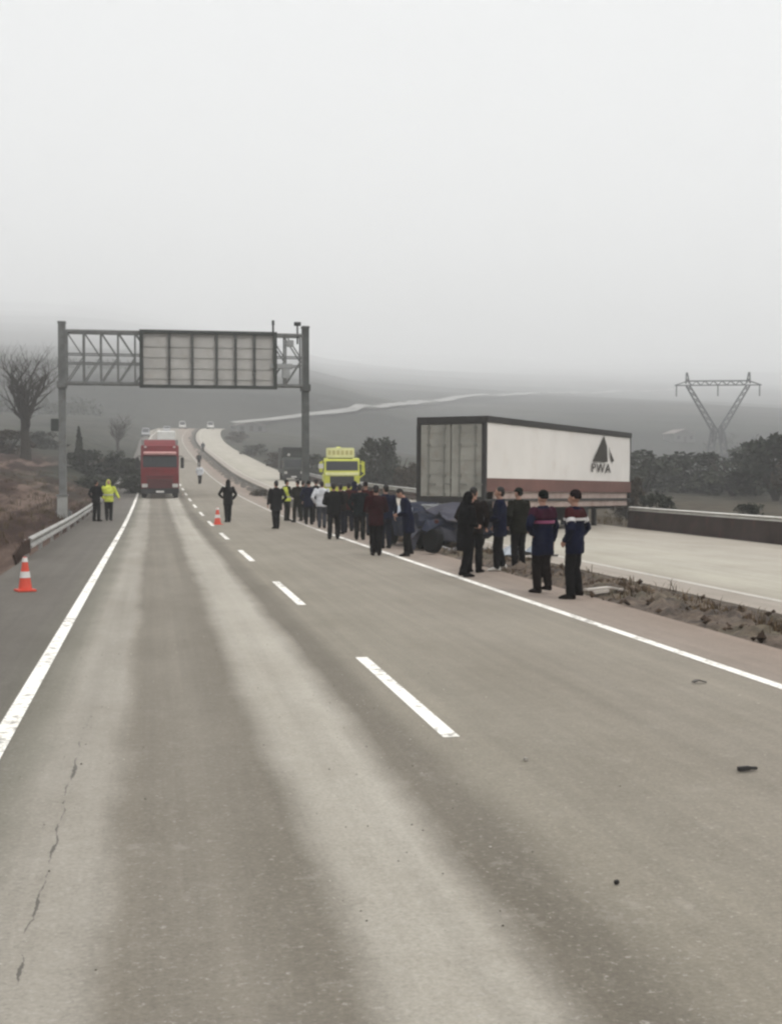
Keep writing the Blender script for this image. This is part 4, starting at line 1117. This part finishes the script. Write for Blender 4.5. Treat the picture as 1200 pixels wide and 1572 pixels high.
CHAR = cloth('charcoal_cloth', (.014,.013,.014)); BROWN = cloth('dark_brown_cloth', (.020,.012,.010)); GREY = cloth('grey_blue_cloth', (.10,.11,.135)); WHITE = cloth('white_cloth', (.62,.63,.66))
HIVIS = cloth('lime_reflective_cloth', (.60,.66,.10)); SILV = pm('silver_strip', (.50,.48,.47), .4, .1); MAG = cloth('magenta_cloth', (.075,.011,.035)); REDW = cloth('red_yoke_cloth', (.10,.018,.022)); PINKS = pm('pink_strip', (.24,.05,.12), .5, .15); DRED = cloth('dark_red_cloth', (.095,.013,.013)); BLUE = cloth('blue_grey_denim', (.022,.026,.045))
CREAM = pm('white_shoe', (.55,.52,.48), .6, .1); DHAT = cloth('dark_maroon_hat', (.022,.010,.012)); GHAT = cloth('dark_green_hat', (.010,.015,.011))
NEAR = 'people watching beside the wreck'
person('rightmost man of the near row, in navy jacket with red and white shoulders', 882, 920, -50, 1.78, NAVY, CHAR, 'beanie', ('pocket','pocket'), .075, .04, shoe=BROWN, hem=.74, yoke=REDW, strips=(SILV, [(1.275,1.315)], True), hat=DHAT, group=NEAR)
person('man in long navy jacket with magenta shoulders and dark green cap', 833, 911, -24, 1.76, NAVY, BROWN, 'beanie', ('hip','down'), .06, .07, shoe=BROWN, hem=.66, yoke=MAG, strips=(PINKS, [(1.20,1.25)], False), hat=GHAT, group=NEAR, wide=1.08)
person('man in dark olive jacket half hidden behind the magenta-shouldered man', 796, 874, -25, 1.76, OLIVE, CHAR, 'cap', ('pocket','down'), .10, hem=.76, group=NEAR, hat=GHAT)
person('slim man in navy coat and white shoes facing left between the two near pairs', 767, 877, -75, 1.78, NAVY, CHAR, 'hair', ('front','pocket'), .06, .06, shoe=CREAM, hem=.72, group=NEAR)
person('man in long black hooded coat and wide trousers facing right at the edge line', 713, 887, 75, 1.70, M_BLACK, M_BLACK, 'hood', ('front','front'), .10, .10, lean=.05, nod=.35, hem=.55, group=NEAR, wide=1.12)
person('man in brown-black jacket just behind the hooded man in black', 727, 879, 40, 1.78, BROWN, M_BLACK, 'hair', ('pocket','pocket'), .11, group=NEAR)
person('man in long navy coat with bowed head in front of the wreck', 627, 854, -80, 1.72, NAVY, CHAR, 'hair', ('front','front'), .07, .05, lean=.10, nod=.7, hem=.60, shoe=BROWN, group=NEAR, wide=1.15)
person('man in maroon jacket seen from behind at the left of the wreck', 577, 853, 8, 1.78, MAROON, CHAR, 'hair', ('front','front'), .075, shoe=BROWN, hem=.74, group=NEAR, wide=1.05)
CR = 'crowd in the middle of the road'
person('man in navy jacket partly hidden behind the maroon jacket', 592, 842, -15, 1.76, NAVY, BLUE, 'hair', ('pocket','down'), .10, group=CR)
person('man in dark teal jacket left of the maroon jacket', 552, 829, 15, 1.74, TEAL, M_BLACK, 'hair', ('pocket','pocket'), .10, group=CR, hem=.74, wide=1.1)
person('man in dark red jacket behind the dark teal jacket', 561, 822, 30, 1.78, DRED, BLUE, 'beanie', ('front','down'), .10, group=CR, hat=DHAT)
person('man in dark red jacket and grey trousers right of the man in black', 535, 818, -10, 1.76, DRED, BLUE, 'hair', ('down','pocket'), .10, .05, group=CR)
person('man in black with legs apart at the front of the crowd', 512, 828, 5, 1.78, M_BLACK, M_BLACK, 'hair', ('front','front'), .12, hem=.78, group=CR)
person('person in white jacket and grey trousers in the crowd', 494, 811, 10, 1.78, WHITE, GREY, 'hair', ('pocket','down'), .09, group=CR)
person('man in navy coat left of the white jacket', 474, 806, 20, 1.76, NAVY, M_BLACK, 'beanie', ('pocket','pocket'), .11, hem=.7, group=CR, wide=1.1)
person('man in dark olive jacket right of the high visibility vest', 457, 803, -30, 1.76, OLIVE, OLIVE, 'cap', ('front','down'), .12, .08, group=CR, wide=1.1)
person('man in lime high visibility vest in the middle of the road', 440, 801, 65, 1.76, OLIVE, OLIVE, 'cap', ('down','front'), .09, vest=HIVIS, strips=(SILV, [(1.0,1.05)], False), group=CR)
person('tall man in black at the left end of the crowd', 424, 812, -20, 1.80, M_BLACK, M_BLACK, 'hair', ('down','pocket'), .055, hem=.68, group=CR)
person('man in black jacket standing beside the cone on the lane line', 350, 803, -15, 1.78, M_BLACK, M_BLACK, 'hood', ('hip','pocket'), .06, hem=.72, group=CR, wide=1.12)
person('man in dark grey coat between the navy coat and the olive jacket', 465, 800, 35, 1.72, CHAR, M_BLACK, 'hair', ('front','pocket'), .10, nod=.15, group=CR)
person('man in black cap behind the white jacket', 485, 803, 5, 1.80, M_BLACK, CHAR, 'cap', ('pocket','down'), .09, group=CR)
person('man in brown coat behind the man in black at the front of the crowd', 523, 820, -25, 1.72, BROWN, BLUE, 'hair', ('down','front'), .09, lean=.03, group=CR)
person('man in navy hooded coat behind the dark teal jacket', 544, 815, 10, 1.80, NAVY, M_BLACK, 'hood', ('pocket','pocket'), .10, hem=.68, group=CR)
LP = 'two people at the left guardrail'
person('man in black jacket standing by the left guardrail', 148, 802, 40, 1.76, M_BLACK, M_BLACK, 'hair', ('pocket','front'), .13, group=LP, wide=1.1)
person('person in lime reflective jacket by the left guardrail, facing the camera', 167, 801, 170, 1.76, HIVIS, M_BLACK, 'hood', ('tucked','pocket'), .085, strips=(SILV, [(1.08,1.13)], False), hat=HIVIS, group=LP, wide=1.15)
FP = 'distant people beside the median'
person('distant person in pale jacket and dark trousers walking near the median', 307, 0, 10, 1.75, WHITE, CHAR, 'hair', ('swing','back'), .08, .1, D=117, group=FP)
person('distant person in dark clothes further up the median', 306, 0, 0, 1.75, M_BLACK, M_BLACK, 'hair', ('pocket','down'), .12, D=168, group=FP)
person('farthest person in grey clothes on the opposite road', 312, 0, 0, 1.75, GREY, CHAR, 'hair', ('down','down'), .12, D=226, group=FP)
finish_fused()

# ------------------------------------------------------------------ air, light, camera
m = MB(); m.box((500, 2450, 440), (8600, 5560, 905))
hz = part('haze', m, [], None, smooth=False); hz['kind'] = 'stuff'; hz['label'] = 'thin grey mist filling the valley'
mt = bpy.data.materials.new('mist'); mt.use_nodes = True; nt = mt.node_tree; nt.nodes.clear()
ov = nt.nodes.new('ShaderNodeOutputMaterial'); pv = nt.nodes.new('ShaderNodeVolumePrincipled'); pv.inputs['Color'].default_value = (.995,.997,1,1); pv.inputs['Density'].default_value = .00085; pv.inputs['Anisotropy'].default_value = .0
nt.links.new(pv.outputs[0], ov.inputs['Volume']); hz.data.materials.append(mt)

SUN_EL, SUN_AZ = R(52), R(140)          # azimuth from +Y towards +X
w = bpy.data.worlds.new('World'); SC.world = w; w.use_nodes = True; nt = w.node_tree; nt.nodes.clear()
out = nt.nodes.new('ShaderNodeOutputWorld'); bg = nt.nodes.new('ShaderNodeBackground'); bg.inputs['Strength'].default_value = .15
sky = nt.nodes.new('ShaderNodeTexSky'); sky.sky_type = 'NISHITA'; sky.sun_disc = False; sky.sun_elevation = SUN_EL; sky.sun_rotation = SUN_AZ; sky.dust_density = 3; sky.air_density = 1.0
tc = nt.nodes.new('ShaderNodeTexCoord'); sx = nt.nodes.new('ShaderNodeSeparateXYZ'); nt.links.new(tc.outputs['Generated'], sx.inputs[0])
rp = nt.nodes.new('ShaderNodeValToRGB'); e = rp.color_ramp.elements       # layer of cloud, brighter towards the zenith
e[0].position = 0.0; e[0].color = (.345,.35,.345,1); e[1].position = 1.0; e[1].color = (1.75,1.76,1.76,1)
q = e.new(.32); q.color = (.375,.388,.385,1)
nt.links.new(sx.outputs[2], rp.inputs[0])
mp = nt.nodes.new('ShaderNodeMapping'); mp.inputs['Scale'].default_value = (1.2,1.2,4); nt.links.new(tc.outputs['Generated'], mp.inputs[0])
nz = nt.nodes.new('ShaderNodeTexNoise'); nz.inputs['Scale'].default_value = 1.6; nz.inputs['Detail'].default_value = 5; nt.links.new(mp.outputs[0], nz.inputs['Vector'])
mr = nt.nodes.new('ShaderNodeMapRange'); mr.inputs[1].default_value = .3; mr.inputs[2].default_value = .7; mr.inputs[3].default_value = 9.3; mr.inputs[4].default_value = 10.3; nt.links.new(nz.outputs['Fac'], mr.inputs[0])
ml = nt.nodes.new('ShaderNodeVectorMath'); ml.operation = 'SCALE'; nt.links.new(rp.outputs[0], ml.inputs[0]); nt.links.new(mr.outputs[0], ml.inputs['Scale'])
mx = nt.nodes.new('ShaderNodeMix'); mx.data_type = 'RGBA'; mx.inputs[0].default_value = .93; nt.links.new(sky.outputs[0], mx.inputs[6]); nt.links.new(ml.outputs[0], mx.inputs[7])
nt.links.new(mx.outputs[2], bg.inputs[0]); nt.links.new(bg.outputs[0], out.inputs[0])
sl = bpy.data.lights.new('sun', 'SUN'); sl.energy = 1.5; sl.angle = R(14); sl.color = (1,.97,.93)
so = bpy.data.objects.new('sun', sl); C.objects.link(so)
d = Vector((math.sin(SUN_AZ)*math.cos(SUN_EL), math.cos(SUN_AZ)*math.cos(SUN_EL), math.sin(SUN_EL)))
so.rotation_euler = d.to_track_quat('Z', 'Y').to_euler()

cam = bpy.data.cameras.new('camera'); co = bpy.data.objects.new('camera', cam); C.objects.link(co)
cam.sensor_fit = 'VERTICAL'; cam.sensor_height = 36; cam.lens = F/1572*36; cam.clip_start = .1; cam.clip_end = 9000
co.location = (0,0,CAMH); co.rotation_euler = (PI/2-PITCH, 0, -YAW)
SC.camera = co
SC.view_settings.view_transform = 'Standard'; SC.view_settings.look = 'None'; SC.view_settings.exposure = .28; SC.view_settings.gamma = 1
SC.cycles.use_denoising = True
SC.cycles.max_bounces = 7; SC.cycles.volume_bounces = 4; SC.cycles.diffuse_bounces = 3; SC.cycles.transparent_max_bounces = 4
SC.cycles.filter_width = 2.5
